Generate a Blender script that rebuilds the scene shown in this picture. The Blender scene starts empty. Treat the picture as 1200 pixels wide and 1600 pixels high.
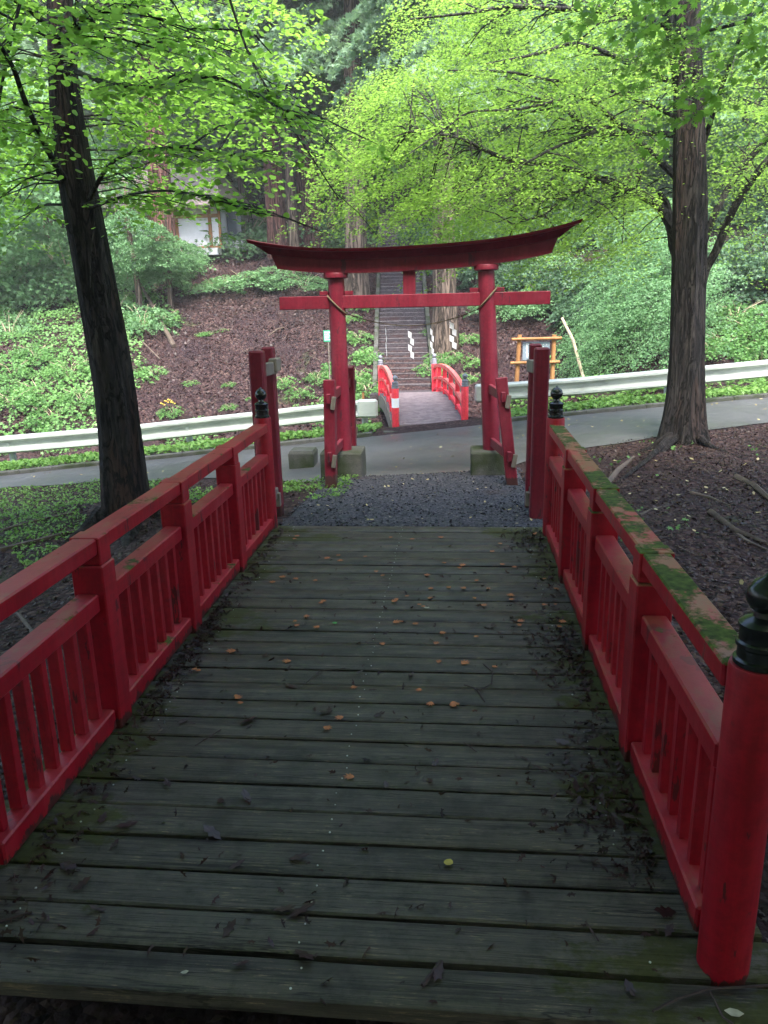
import bpy, math, random
import numpy as np
from mathutils import Vector, Matrix, noise as mnoise

random.seed(7); rng = np.random.default_rng(7)
S = bpy.context.scene
COL = S.collection

# ------------------------------------------------------------------ camera
F_PX, PITCH, YAW, ROLL = 1202.355, 0.2702, 0.0968, -0.0224
CAM = np.array([0.3625, 0.0, 1.65])
_f = np.array([-math.sin(YAW)*math.cos(PITCH), math.cos(YAW)*math.cos(PITCH), -math.sin(PITCH)])
_r0 = np.array([math.cos(YAW), math.sin(YAW), 0.0]); _u0 = np.cross(_r0, _f)
_r = _r0*math.cos(ROLL) + _u0*math.sin(ROLL); _u = -_r0*math.sin(ROLL) + _u0*math.cos(ROLL)
cam = bpy.data.cameras.new('camera'); camo = bpy.data.objects.new('camera', cam); COL.objects.link(camo)
cam.sensor_fit = 'VERTICAL'; cam.sensor_height = 24.0; cam.sensor_width = 18.0
cam.lens = F_PX/1600*24.0; cam.clip_start = .05; cam.clip_end = 800
M4 = Matrix(((_r[0], _u[0], -_f[0], CAM[0]), (_r[1], _u[1], -_f[1], CAM[1]), (_r[2], _u[2], -_f[2], CAM[2]), (0, 0, 0, 1)))
camo.matrix_world = M4
S.camera = camo
def ray(px, py): return _r*(px-600)/F_PX + _u*(800-py)/F_PX + _f
def at(px, py, Y):
    d = ray(px, py); return CAM + d*(Y-CAM[1])/d[1]
def onz(px, py, z):
    d = ray(px, py); return CAM + d*(z-CAM[2])/d[2]

# ------------------------------------------------------------------ light
SUN_EL, SUN_AZ = 56.0, 195.0       # azimuth: degrees left of +Y seen from above
w = bpy.data.worlds.new('World'); S.world = w; w.use_nodes = True
nt = w.node_tree; nt.nodes.clear()
sky = nt.nodes.new('ShaderNodeTexSky'); sky.sky_type = 'NISHITA'; sky.sun_disc = False
sky.sun_elevation = math.radians(SUN_EL); sky.sun_rotation = math.radians(-SUN_AZ)
sky.air_density = 1.0; sky.dust_density = 3.0; sky.ozone_density = 1.0
bg = nt.nodes.new('ShaderNodeBackground'); bg.inputs[1].default_value = 0.15
wo = nt.nodes.new('ShaderNodeOutputWorld')
nt.links.new(sky.outputs[0], bg.inputs[0]); nt.links.new(bg.outputs[0], wo.inputs[0])
sl = bpy.data.lights.new('sun', 'SUN'); sl.energy = 2.0; sl.angle = math.radians(25); sl.color = (1, .97, .9)
so = bpy.data.objects.new('sun', sl); COL.objects.link(so)
sd = Vector((-math.sin(math.radians(SUN_AZ))*math.cos(math.radians(SUN_EL)), math.cos(math.radians(SUN_AZ))*math.cos(math.radians(SUN_EL)), math.sin(math.radians(SUN_EL))))
so.rotation_euler = sd.to_track_quat('Z', 'Y').to_euler()
S.view_settings.view_transform = 'Standard'; S.view_settings.look = 'None'
S.view_settings.gamma = 1; S.view_settings.exposure = 2.65
S.cycles.max_bounces = 6; S.cycles.diffuse_bounces = 4; S.cycles.glossy_bounces = 2
S.cycles.transmission_bounces = 4; S.cycles.transparent_max_bounces = 4
S.cycles.caustics_reflective = False; S.cycles.caustics_refractive = False

# ------------------------------------------------------------------ materials
def ramp(n, stops):
    el = n.color_ramp.elements
    while len(el) > 1: el.remove(el[-1])
    el[0].position = stops[0][0]; el[0].color = (*stops[0][1], 1)
    for p, c in stops[1:]:
        e = el.new(p); e.color = (*c, 1)
class NM:
    """small node-tree writer"""
    def __init__(s, name, rough=.7, spec=.4):
        s.m = bpy.data.materials.new(name); s.m.use_nodes = True
        s.t = s.m.node_tree; s.b = s.t.nodes['Principled BSDF']
        s.b.inputs['Roughness'].default_value = rough
        s.b.inputs['Specular IOR Level'].default_value = spec
        s._tc = None
    def n(s, ty, **kw):
        x = s.t.nodes.new(ty)
        for k, v in kw.items(): setattr(x, k, v)
        return x
    def lk(s, a, b): s.t.links.new(a, b)
    def coord(s, kind='Object', scale=(1, 1, 1)):
        if s._tc is None: s._tc = s.n('ShaderNodeTexCoord')
        mp = s.n('ShaderNodeMapping'); mp.inputs['Scale'].default_value = scale
        s.lk(s._tc.outputs[kind], mp.inputs[0]); return mp.outputs[0]
    def noise(s, scale, stretch=(1, 1, 1), detail=4, rough=.55, kind='Object', dist=0):
        x = s.n('ShaderNodeTexNoise'); x.inputs['Scale'].default_value = scale
        x.inputs['Detail'].default_value = detail; x.inputs['Roughness'].default_value = rough
        x.inputs['Distortion'].default_value = dist
        s.lk(s.coord(kind, stretch), x.inputs['Vector']); return x.outputs['Fac']
    def ramp(s, fac, stops):
        r = s.n('ShaderNodeValToRGB'); ramp(r, stops); s.lk(fac, r.inputs[0]); return r.outputs[0]
    def mix(s, fac, a, b, mode='MIX'):
        x = s.n('ShaderNodeMix'); x.data_type = 'RGBA'; x.blend_type = mode
        for sock, v in ((x.inputs[0], fac), (x.inputs[6], a), (x.inputs[7], b)):
            if hasattr(v, 'is_output'): s.lk(v, sock)
            elif isinstance(v, (int, float)): sock.default_value = v
            else: sock.default_value = (*v, 1)
        return x.outputs[2]
    def math(s, op, a, b=0.0, clamp=False):
        x = s.n('ShaderNodeMath'); x.operation = op; x.use_clamp = clamp
        for sock, v in ((x.inputs[0], a), (x.inputs[1], b)):
            if hasattr(v, 'is_output'): s.lk(v, sock)
            else: sock.default_value = v
        return x.outputs[0]
    def bump(s, h, strength=.3, dist=.01):
        x = s.n('ShaderNodeBump'); x.inputs['Strength'].default_value = strength
        x.inputs['Distance'].default_value = dist
        s.lk(h, x.inputs['Height']); s.lk(x.outputs[0], s.b.inputs['Normal'])
    def col(s, c): 
        if hasattr(c, 'is_output'): s.lk(c, s.b.inputs['Base Color'])
        else: s.b.inputs['Base Color'].default_value = (*c, 1)
    def normal_z(s):
        g = s.n('ShaderNodeNewGeometry'); x = s.n('ShaderNodeSeparateXYZ'); s.lk(g.outputs['Normal'], x.inputs[0]); return x.outputs[2]
    def pos(s):
        g = s.n('ShaderNodeNewGeometry'); x = s.n('ShaderNodeSeparateXYZ'); s.lk(g.outputs['Position'], x.inputs[0]); return x.outputs
    def island(s):
        return s.n('ShaderNodeNewGeometry').outputs['Random Per Island']
B0 = (0, 0, 0); B1 = (1, 1, 1)

def red_paint(name, base, worn, grime=.5, moss=0.0, fz=0.0):
    k = NM(name, .5, .28)
    n1 = k.noise(3.0, detail=5); n2 = k.noise(22, detail=6, rough=.7); n3 = k.noise(9, (1, 1, .25), detail=5, rough=.7)
    c = k.mix(k.ramp(n1, [(.3, B0), (.75, B1)]), base, tuple(min(1, v*1.35+.004) for v in base))
    # chips and dark weathered spots with sharp edges
    chips = k.ramp(n3, [(.62, B0), (.635, B1)])
    c = k.mix(k.math('MULTIPLY', k.ramp(k.noise(5, (1, 1, .3), detail=7, rough=.7), [(.48, B0), (.64, B1)]), .45), c, tuple(min(1, v*1.5+.03) for v in base))
    c = k.mix(k.math('MULTIPLY', chips, .85), c, worn)
    fine = k.ramp(n2, [(.62, B0), (.70, B1)])
    grain = k.noise(30, (1, 1, .06), detail=5, rough=.7); grainh = k.noise(30, (1, .06, 1), detail=5, rough=.7)
    gz_ = k.ramp(k.math('MULTIPLY', grain, grainh), [(.16, B0), (.34, B1)])
    c = k.mix(k.math('MULTIPLY', gz_, .45), c, tuple(v*.35 for v in base))
    c = k.mix(k.math('MULTIPLY', fine, grime), c, (.06, .02, .02))
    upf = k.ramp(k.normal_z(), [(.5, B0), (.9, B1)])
    c = k.mix(k.math('MULTIPLY', upf, k.ramp(n1, [(.3, (.15,)*3), (.6, (.6,)*3)])), c, tuple(min(1, v*1.5+.045) for v in base))  # sky light on the tops, painted as paler pink on up-facing faces
    # dirt at the foot of posts and rails (height above the deck)
    z = k.pos()[2]
    foot = k.math('MULTIPLY', k.math('LESS_THAN', k.math('ADD', z, k.math('MULTIPLY', k.noise(9, (1, 1, .35), detail=6, rough=.75), -.22)), fz-.075), .85)
    c = k.mix(foot, c, (.03, .018, .015))
    if moss:
        up = k.ramp(k.normal_z(), [(.35, B0), (.65, B1)])
        m1 = k.noise(4.2, detail=6, rough=.7); m2 = k.noise(30, detail=4)
        mm = k.math('MULTIPLY', k.ramp(m1, [(.64-moss*.20, B0), (.70-moss*.20, B1)]), up)
        bare = k.math('MULTIPLY', k.math('MULTIPLY', k.ramp(k.noise(6.5, (1, .5, 1), detail=6, rough=.75), [(.42+.12*(1-moss), B0), (.50+.12*(1-moss), B1)]), up), .4+.6*moss)
        c = k.mix(k.math('MULTIPLY', bare, .8), c, k.mix(n2, (.16, .12, .07), (.30, .09, .04)))
        c = k.mix(mm, c, k.mix(k.ramp(m2, [(.3, B0), (.7, B1)]), (.012, .022, .004), (.085, .12, .018)))
        k.lk(k.mix(mm, (.42,)*3, (.95,)*3), k.b.inputs['Roughness'])
    k.col(c)
    k.bump(k.math('ADD', k.math('MULTIPLY', k.noise(14, (1, 1, .12), detail=6), 1.0), k.math('MULTIPLY', n2, .6)), .22, .006)
    return k.m
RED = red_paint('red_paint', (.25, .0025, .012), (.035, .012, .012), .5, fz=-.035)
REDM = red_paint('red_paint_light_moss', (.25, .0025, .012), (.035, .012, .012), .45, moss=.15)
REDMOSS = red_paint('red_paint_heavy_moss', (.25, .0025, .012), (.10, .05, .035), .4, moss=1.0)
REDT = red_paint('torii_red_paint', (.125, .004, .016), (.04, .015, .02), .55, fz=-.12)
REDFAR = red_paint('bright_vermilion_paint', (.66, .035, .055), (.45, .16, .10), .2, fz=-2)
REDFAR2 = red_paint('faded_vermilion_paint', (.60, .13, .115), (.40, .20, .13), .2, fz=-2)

def weathered(name, a, b, sc=6):
    k = NM(name, .7, .3); n = k.noise(sc, (1, 1, .2), detail=6, rough=.65)
    k.col(k.ramp(n, [(.3, a), (.7, b)])); k.bump(n, .4, .01); return k.m
GREYWOOD = weathered('grey_weathered_wood', (.07, .06, .05), (.22, .19, .16))
ORWOOD = weathered('varnished_pine', (.22, .095, .032), (.38, .19, .075), 5)
STICK = weathered('pale_dry_stick', (.22, .17, .11), (.45, .38, .27), 9)
ROPE = weathered('straw_rope', (.07, .05, .03), (.17, .13, .08), 40)

def deck_mat():
    k = NM('wet_deck_planks', .5, .32)
    isl = k.island()
    tint = k.ramp(isl, [(0, (.016, .012, .009)), (.25, (.060, .054, .046)), (.5, (.030, .027, .024)), (.75, (.048, .044, .038)), (1, (.074, .067, .058))])
    g1 = k.noise(4, (.35, 5, 3), detail=10, rough=.82); g2 = k.noise(22, (.05, 4.5, 3), detail=9, rough=.85, dist=.3); g3 = k.noise(70, (.16, 2.2, 2), detail=6, rough=.75); bl = k.noise(6, detail=8, rough=.75)
    c = k.mix(k.ramp(g1, [(.42, B0), (.60, B1)]), tint, (.088, .078, .064))
    c = k.mix(k.math('MULTIPLY', k.ramp(bl, [(.38, B1), (.50, B0)]), .65), c, (.012, .010, .008))
    streak = k.ramp(g2, [(.52, B0), (.62, B1)])
    c = k.mix(k.math('MULTIPLY', streak, .5), c, (.12, .098, .068))
    c = k.mix(k.math('MULTIPLY', k.math('MULTIPLY', k.ramp(g3, [(.55, B0), (.60, B1)]), k.ramp(bl, [(.50, B0), (.58, B1)])), .75), c, (.24, .18, .115))
    dark = k.ramp(g2, [(.42, B1), (.47, B0)])
    c = k.mix(k.math('MULTIPLY', dark, .85), c, (.005, .004, .003))
    crk = k.ramp(k.math('ABSOLUTE', k.math('SUBTRACT', k.noise(7, (.10, 3.2, 1), detail=5, rough=.6, dist=.4), .5)), [(.004, B1), (.010, B0)])
    c = k.mix(k.math('MULTIPLY', crk, .8), c, (.003, .002, .002))
    # broad green algae film and thick moss towards the edges and joints
    alg = k.ramp(k.noise(.9, detail=5), [(.42, B0), (.70, B1)])
    c = k.mix(k.math('MULTIPLY', alg, .30), c, (.044, .042, .020))
    p = k.pos(); ax = k.math('ABSOLUTE', p[0])
    edge = k.math('MULTIPLY', k.math('SUBTRACT', ax, .35), .30)
    far = k.math('MULTIPLY', k.math('GREATER_THAN', p[1], 5.15), .10)
    mo = k.math('ADD', k.math('ADD', k.noise(2.3, (.55, 1, 1), detail=7, rough=.72), edge), far)
    mm = k.ramp(mo, [(.66, B0), (.71, B1)])
    c = k.mix(k.math('MULTIPLY', mm, .75), c, k.mix(k.noise(60), (.020, .024, .006), (.075, .080, .018)))
    k.col(c)
    rr = k.mix(mm, k.ramp(k.noise(3.1, (.5, 1, 1), detail=5), [(.35, (.34,)*3), (.65, (.62,)*3)]), (.95,)*3)
    k.lk(rr, k.b.inputs['Roughness'])
    k.bump(k.math('ADD', k.math('ADD', k.math('MULTIPLY', g2, 1.2), g1), k.math('MULTIPLY', mm, .5)), .55, .006)
    return k.m
DECK = deck_mat()
def speck(name, stops, scale=60, big=None, rough=.85, bump=.6, bd=.02, spec=.3):
    k = NM(name, rough, spec)
    v = k.n('ShaderNodeTexVoronoi'); v.inputs['Scale'].default_value = scale
    k.lk(k.coord('Object'), v.inputs['Vector'])
    sx = k.n('ShaderNodeSeparateColor'); k.lk(v.outputs['Color'], sx.inputs[0])
    c = k.ramp(sx.outputs[0], stops)
    if big: c = k.mix(k.ramp(k.noise(big[0], detail=5), [(big[1], B0), (big[2], B1)]), c, big[3])
    k.col(c); k.bump(k.math('ADD', k.math('MULTIPLY', v.outputs['Distance'], -1), k.noise(scale*.4)), bump, bd)
    return k.m
GRAVEL = speck('dark_gravel', [(0, (.012, .013, .018)), (.5, (.030, .031, .042)), (.8, (.055, .055, .07)), (1, (.13, .125, .13))], 70, (1.6, .62, .8, (.05, .03, .025)))
def asphalt_mat():
    k = NM('wet_asphalt', .35, .5)
    n = k.noise(120, detail=3); n2 = k.noise(1.2, detail=5)
    c = k.mix(k.ramp(n2, [(.35, B0), (.7, B1)]), (.046, .046, .048), (.068, .067, .069))
    c = k.mix(k.ramp(n, [(.45, B0), (.75, B1)]), c, (.12, .118, .12)); k.col(c)
    k.lk(k.ramp(n2, [(.3, (.28,)*3), (.7, (.6,)*3)]), k.b.inputs['Roughness']); k.bump(n, .3, .004); return k.m
ASPH = asphalt_mat()
STONE = speck('mossy_concrete', [(0, (.055, .055, .052)), (1, (.085, .083, .075))], 70, (2.5, .42, .62, (.025, .034, .014)), bump=.3, bd=.008)
STAIRM = speck('dark_stone_steps', [(0, (.032, .026, .031)), (1, (.062, .052, .058))], 25, (2.0, .5, .7, (.05, .03, .032)))
STAIRNOSE = speck('pale_step_edge', [(0, (.09, .08, .085)), (1, (.15, .135, .14))], 25)
FARDECK = speck('pinkish_far_deck', [(0, (.13, .105, .115)), (1, (.20, .165, .175))], 12)
def ground_mat():
    k = NM('leaf_littered_soil', .9, .2)
    v = k.n('ShaderNodeTexVoronoi'); v.inputs['Scale'].default_value = 26; k.lk(k.coord('Object', (1, 1, 1)), v.inputs['Vector'])
    sx = k.n('ShaderNodeSeparateColor'); k.lk(v.outputs['Color'], sx.inputs[0])
    c = k.ramp(sx.outputs[0], [(0, (.008, .005, .005)), (.45, (.026, .014, .015)), (.8, (.046, .025, .024)), (1, (.09, .058, .05))])
    dk = k.ramp(k.noise(.7, detail=6, rough=.65), [(.36, B1), (.5, B0)])
    c = k.mix(k.math('MULTIPLY', dk, .75), c, (.018, .010, .013))
    gr = k.ramp(k.noise(.5, detail=7, rough=.7), [(.60, B0), (.68, B1)])
    c = k.mix(k.math('MULTIPLY', gr, .55), c, (.05, .085, .025))
    k.col(c); k.bump(k.math('ADD', k.math('MULTIPLY', v.outputs['Distance'], -1), k.noise(30, detail=5)), .8, .03); return k.m
GROUND = ground_mat()
def metal_white():
    k = NM('chalky_white_guardrail', .45, .4)
    n = k.noise(5, (.3, .3, 1), detail=6, rough=.7)
    k.col(k.ramp(n, [(.3, (.20, .22, .21)), (.5, (.36, .39, .37)), (.85, (.47, .49, .47))])); k.bump(n, .1, .004); return k.m
GUARD = metal_white()

def plain(name, c, rough=.6, var=.25, sc=8, spec=.4):
    k = NM(name, rough, spec); n = k.noise(sc, detail=5)
    k.col(k.ramp(n, [(.3, tuple(v*(1-var) for v in c)), (.7, tuple(min(1, v*(1+var)) for v in c))])); k.bump(n, .15, .004); return k.m
BLACK = plain('black_lacquer_cap', (.008, .010, .011), .25, .5, 30, .5)
CAPGREY = plain('grey_metal_cap', (.16, .17, .20), .4)
PAPER = plain('white_paper', (.55, .55, .60), .8, .05)
WHITE = plain('white_plaster', (.75, .75, .80), .8, .06)
SLATE = plain('blue_grey_board', (.20, .25, .30), .5, .1)
INK = plain('white_lettering', (.75, .78, .8), .6, .03)
GREENSIGN = plain('green_sign_face', (.03, .28, .15), .5, .1)
WINDOW = plain('dark_window_glass', (.02, .04, .06), .15, .2)
ROOFM = plain('pale_pink_roof', (.52, .40, .40), .6, .2, 3)
NAIL = plain('bright_nail_head', (.50, .51, .50), .45, .1)
ORLEAF = plain('orange_maple_leaf', (.42, .14, .05), .6, .35, 40)
BRLEAF = plain('brown_dead_leaf', (.028, .010, .011), .45, .4, 30)
YELLEAF = plain('yellow_fallen_leaf', (.36, .29, .05), .6, .2, 40)
GRNLEAF = plain('fresh_green_fallen_leaf', (.08, .35, .08), .6, .2, 40)
PALELEAF = plain('pale_fallen_leaf', (.40, .36, .30), .6, .25, 40)
FLOWER = plain('yellow_flower_petals', (.42, .28, .03), .6, .1)
TWIG = plain('dark_twig', (.035, .02, .02), .7, .3)
ROOT = weathered('bare_root_bark', (.03, .022, .018), (.12, .09, .07), 7)
def bark(name, a, b, cc=None, sc=9, st=.12, bump=.9):
    k = NM(name, .85, .2)
    n = k.noise(sc*1.6, (1, 1, st), detail=9, rough=.75, dist=.5); n2 = k.noise(2.2, (1, 1, .25), detail=5, rough=.7)
    rg = k.math('ABSOLUTE', k.math('SUBTRACT', k.noise(sc*1.1, (1, 1, st*1.2), detail=6, rough=.6, dist=1.2), .5))
    crack = k.ramp(k.math('ADD', rg, k.math('MULTIPLY', n, .03)), [(.022, B0), (.075, B1)])
    c = k.ramp(n, [(.32, tuple(v_*.4 for v_ in a)), (.50, a), (.70, b)])
    if cc: c = k.mix(k.ramp(n2, [(.50, B0), (.60, B1)]), c, k.mix(k.ramp(n, [(.3, B0), (.7, B1)]), tuple(v_*.35 for v_ in cc), cc))
    c = k.mix(crack, tuple(v_*.18 for v_ in a), c)
    k.col(c); k.bump(k.math('ADD', n, k.math('MULTIPLY', crack, .5)), bump, .05); return k.m
BARKL = bark('dark_furrowed_bark', (.022, .019, .018), (.070, .060, .054), (.075, .042, .030), 9, .16, 1.0)
BARKR = bark('grey_fibrous_bark', (.028, .024, .023), (.090, .078, .070), (.060, .040, .034), 13, .10, 1.0)
BARKC = bark('red_cedar_bark', (.11, .05, .042), (.30, .15, .125), (.24, .13, .11), 9, .06)
BARKG = bark('pale_cedar_bark', (.12, .09, .07), (.33, .24, .19), (.20, .15, .12), 9, .06)
BRANCH = bark('smooth_maple_bark', (.035, .034, .030), (.10, .10, .085), None, 10, .3, .3)

def leaf_mat(name, dark, light, trans, tfac=.5, gloss=.25):
    m = bpy.data.materials.new(name); m.use_nodes = True; t = m.node_tree; t.nodes.clear()
    a = t.nodes.new('ShaderNodeAttribute'); a.attribute_name = 'tint'
    oi = t.nodes.new('ShaderNodeObjectInfo')
    r = t.nodes.new('ShaderNodeValToRGB'); ramp(r, [(0, dark), (1, light)])
    r2 = t.nodes.new('ShaderNodeValToRGB'); ramp(r2, [(0, tuple(v*.62 for v in trans)), (1, trans)])
    ad = t.nodes.new('ShaderNodeMath'); ad.operation = 'MULTIPLY_ADD'; ad.inputs[1].default_value = .30; 
    t.links.new(oi.outputs['Random'], ad.inputs[0])
    sb = t.nodes.new('ShaderNodeMath'); sb.operation = 'SUBTRACT'; sb.inputs[1].default_value = .15
    t.links.new(a.outputs['Fac'], sb.inputs[0]); t.links.new(sb.outputs[0], ad.inputs[2])
    t.links.new(ad.outputs[0], r.inputs[0]); t.links.new(ad.outputs[0], r2.inputs[0])
    d = t.nodes.new('ShaderNodeBsdfPrincipled'); d.inputs['Roughness'].default_value = .45
    d.inputs['Specular IOR Level'].default_value = gloss
    tr = t.nodes.new('ShaderNodeBsdfTranslucent'); mx = t.nodes.new('ShaderNodeMixShader'); mx.inputs[0].default_value = tfac
    o = t.nodes.new('ShaderNodeOutputMaterial')
    t.links.new(r.outputs[0], d.inputs['Base Color']); t.links.new(r2.outputs[0], tr.inputs['Color'])
    t.links.new(d.outputs[0], mx.inputs[1]); t.links.new(tr.outputs[0], mx.inputs[2]); t.links.new(mx.outputs[0], o.inputs[0])
    return m
L_KATS = leaf_mat('round_green_leaves', (.075, .16, .03), (.18, .33, .06), (.31, .57, .08), .64)
L_MAPLE = leaf_mat('yellow_green_maple_leaves', (.10, .19, .035), (.23, .38, .08), (.36, .60, .10), .63)
L_MINT = leaf_mat('cool_green_leaves', (.055, .13, .055), (.20, .36, .17), (.18, .38, .12), .4)
L_SHRUB = leaf_mat('fresh_undergrowth_leaves', (.06, .15, .045), (.20, .38, .12), (.20, .42, .10), .4)
L_CONIF = leaf_mat('blue_green_conifer_foliage', (.09, .16, .09), (.28, .42, .26), (.24, .40, .18), .42)
L_DARK = leaf_mat('deep_green_foliage', (.04, .085, .05), (.11, .20, .11), (.10, .20, .07), .35)
L_VERGE = leaf_mat('bright_verge_leaves', (.08, .18, .04), (.20, .36, .09), (.22, .42, .08), .4)
L_LITTER = leaf_mat('russet_leaf_litter', (.010, .005, .006), (.056, .027, .026), (.06, .03, .02), .15)
L_LITTERD = leaf_mat('dark_wet_leaf_litter', (.012, .007, .006), (.075, .045, .038), (.04, .02, .015), .1)
L_PALE = leaf_mat('pale_fallen_leaves', (.30, .24, .10), (.52, .46, .30), (.2, .16, .06), .2)

# ------------------------------------------------------------------ mesh helpers
def tag(o, label=None, cat=None, group=None, kind=None):
    if label: o['label'] = label
    if cat: o['category'] = cat
    if group: o['group'] = group
    if kind: o['kind'] = kind
    return o
def thing(name, loc, label, cat, group=None):
    o = bpy.data.objects.new(name, None); COL.objects.link(o); o.location = loc; o.empty_display_size = .2
    return tag(o, label, cat, group)
def wloc(o):
    v = Vector((0, 0, 0))
    while o is not None: v += o.location; o = o.parent
    return v
class MB:
    def __init__(s): s.v = []; s.f = []; s.mi = []; s.sm = []
    def add(s, vs, fs, mi=0, smooth=False):
        b = len(s.v); s.v += [tuple(map(float, p)) for p in vs]
        for f in fs: s.f.append([b+i for i in f]); s.mi.append(mi); s.sm.append(smooth)
    def box(s, c, size, mi=0, rot=None, jit=0.0, bev=0.0):
        hx, hy, hz = [v/2 for v in size]; c = Vector(c)
        if bev <= 0:
            vs = [Vector((x*hx, y*hy, z*hz)) for x in (-1, 1) for y in (-1, 1) for z in (-1, 1)]
            fs = [(0, 1, 3, 2), (4, 6, 7, 5), (0, 4, 5, 1), (2, 3, 7, 6), (0, 2, 6, 4), (1, 5, 7, 3)]
        else:
            vs = []; idx = {}
            for x in (-1, 1):
                for y in (-1, 1):
                    for z in (-1, 1):
                        for a in range(3):
                            p = [x*(hx-bev), y*(hy-bev), z*(hz-bev)]; p[a] = (x, y, z)[a]*(hx, hy, hz)[a]
                            idx[(x, y, z, a)] = len(vs); vs.append(Vector(p))
            fs = []
            for a in range(3):
                b, d = (a+1) % 3, (a+2) % 3
                for sg in (-1, 1):
                    q = []
                    for sb, sd in ((-1, -1), (1, -1), (1, 1), (-1, 1)):
                        k = [0]*3; k[a] = sg; k[b] = sb; k[d] = sd; q.append(idx[(*k, a)])
                    fs.append(q if sg > 0 else q[::-1])
                for sb in (-1, 1):
                    for sd in (-1, 1):
                        q = []
                        for sg, ax in ((-1, b), (1, b), (1, d), (-1, d)):
                            k = [0]*3; k[a] = sg; k[b] = sb; k[d] = sd; q.append(idx[(*k, ax)])
                        fs.append(q if sb*sd > 0 else q[::-1])
            for x in (-1, 1):
                for y in (-1, 1):
                    for z in (-1, 1):
                        q = [idx[(x, y, z, a)] for a in range(3)]
                        fs.append(q if x*y*z > 0 else q[::-1])
        if jit: vs = [p + Vector((random.uniform(-jit, jit), random.uniform(-jit, jit), random.uniform(-jit, jit))) for p in vs]
        if rot is not None: vs = [rot @ p for p in vs]
        s.add([p+c for p in vs], fs, mi)
    def beam(s, a, b, wd, ht, mi=0, bev=.006, up=(0, 0, 1)):
        """bevelled rectangular beam from a to b"""
        a = Vector(a); b = Vector(b); d = b-a; L = d.length; d.normalize(); up = Vector(up)
        if abs(d.dot(up)) > .95: up = Vector((0, 1, 0))
        x = d.cross(up).normalized(); z = x.cross(d)
        R = Matrix((x, d, z)).transposed()
        s.box((a+b)/2, (wd, L, ht), mi, R, bev=bev)
    def tube(s, pts, rads, n=8, mi=0, cap=True, wob=0.0, seed=0, oval=None):
        pts = [Vector(p) for p in pts]; k = len(pts); rings = []
        ref = Vector((0, 0, 1)) if abs((pts[-1]-pts[0]).normalized().z) < .8 else Vector((0, 1, 0))
        for i, p in enumerate(pts):
            d = (pts[min(i+1, k-1)] - pts[max(i-1, 0)]).normalized()
            x = d.cross(ref).normalized(); y = x.cross(d)
            ring = []
            for j in range(n):
                a = 2*math.pi*j/n; r = rads[i]
                if wob: r *= 1 + wob*mnoise.noise(Vector((math.cos(a)*1.6+seed*7.1, math.sin(a)*1.6, p.z*.8+seed))) + wob*.5*math.sin(a*5+seed*3+p.z*.7) + wob*.35*math.sin(a*11+seed+p.z*.9) + (wob*.7*abs(mnoise.noise(Vector((math.cos(a)*5+seed, math.sin(a)*5, p.z*1.1)))) if n > 30 else 0)
                ring.append(p + x*(math.cos(a)*r) + y*(math.sin(a)*r))
            rings += ring
        fs = []
        for i in range(k-1):
            for j in range(n):
                fs.append((i*n+j, i*n+(j+1) % n, (i+1)*n+(j+1) % n, (i+1)*n+j))
        if cap: fs.append(tuple(range(n))[::-1]); fs.append(tuple((k-1)*n+j for j in range(n)))
        s.add(rings, fs, mi, True)
    def lathe(s, c, prof, n=20, mi=0):
        c = Vector(c); vs = []
        for r, z in prof:
            for j in range(n):
                a = 2*math.pi*j/n; vs.append(c + Vector((r*math.cos(a), r*math.sin(a), z)))
        k = len(prof); fs = []
        for i in range(k-1):
            for j in range(n): fs.append((i*n+j, i*n+(j+1) % n, (i+1)*n+(j+1) % n, (i+1)*n+j))
        fs.append(tuple(range(n))[::-1]); fs.append(tuple((k-1)*n+j for j in range(n)))
        s.add(vs, fs, mi, True)
    def build(s, name, mats, parent=None, loc=None):
        if not isinstance(mats, (list, tuple)): mats = [mats]
        me = bpy.data.meshes.new(name); o = bpy.data.objects.new(name, me); COL.objects.link(o)
        off = Vector((0, 0, 0))
        if parent is not None: o.parent = parent; off = wloc(parent)
        elif loc is not None: o.location = loc; off = Vector(loc)
        me.from_pydata([(v[0]-off.x, v[1]-off.y, v[2]-off.z) for v in s.v], [], s.f)
        for m in mats: me.materials.append(m)
        me.polygons.foreach_set('material_index', s.mi); me.polygons.foreach_set('use_smooth', s.sm)
        me.update()
        if any(s.sm):
            try: me.set_sharp_from_angle(angle=math.radians(40))
            except Exception: pass
        return o

ROUND = [(0, -.5), (.36, -.38), (.5, .02), (.32, .4), (0, .58), (-.32, .4), (-.5, .02), (-.36, -.38)]
DIAM = [(0, -.5), (.30, 0), (0, .5), (-.30, 0)]
OVAL = [(0, -.5), (.26, -.15), (.22, .25), (0, .55), (-.22, .25), (-.26, -.15)]
def _star():
    p = []; angs = [(-68, .62), (-22, .85), (0, .0), ]
    lob = [(-118, .42), (-68, .78), (-33, .92), (0, 1.0), (33, .92), (68, .78), (118, .42)]
    p.append((0, -.30))
    for i, (a, r) in enumerate(lob):
        p.append((math.sin(math.radians(a))*r*.62, math.cos(math.radians(a))*r*.62))
        if i < len(lob)-1:
            m = (a+lob[i+1][0])/2; p.append((math.sin(math.radians(m))*.24, math.cos(math.radians(m))*.24))
    return p[::-1]
STAR = _star()
STAR5 = [(0, -.35), (.22, -.08), (.55, -.05), (.24, .14), (.30, .5), (0, .28), (-.30, .5), (-.24, .14), (-.55, -.05), (-.22, -.08)]
SPRIG = [(0, -.5), (.12, -.2), (.34, -.1), (.12, .05), (.28, .25), (.05, .28), (0, .6), (-.05, .28), (-.28, .25), (-.12, .05), (-.34, -.1), (-.12, -.2)]

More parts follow.
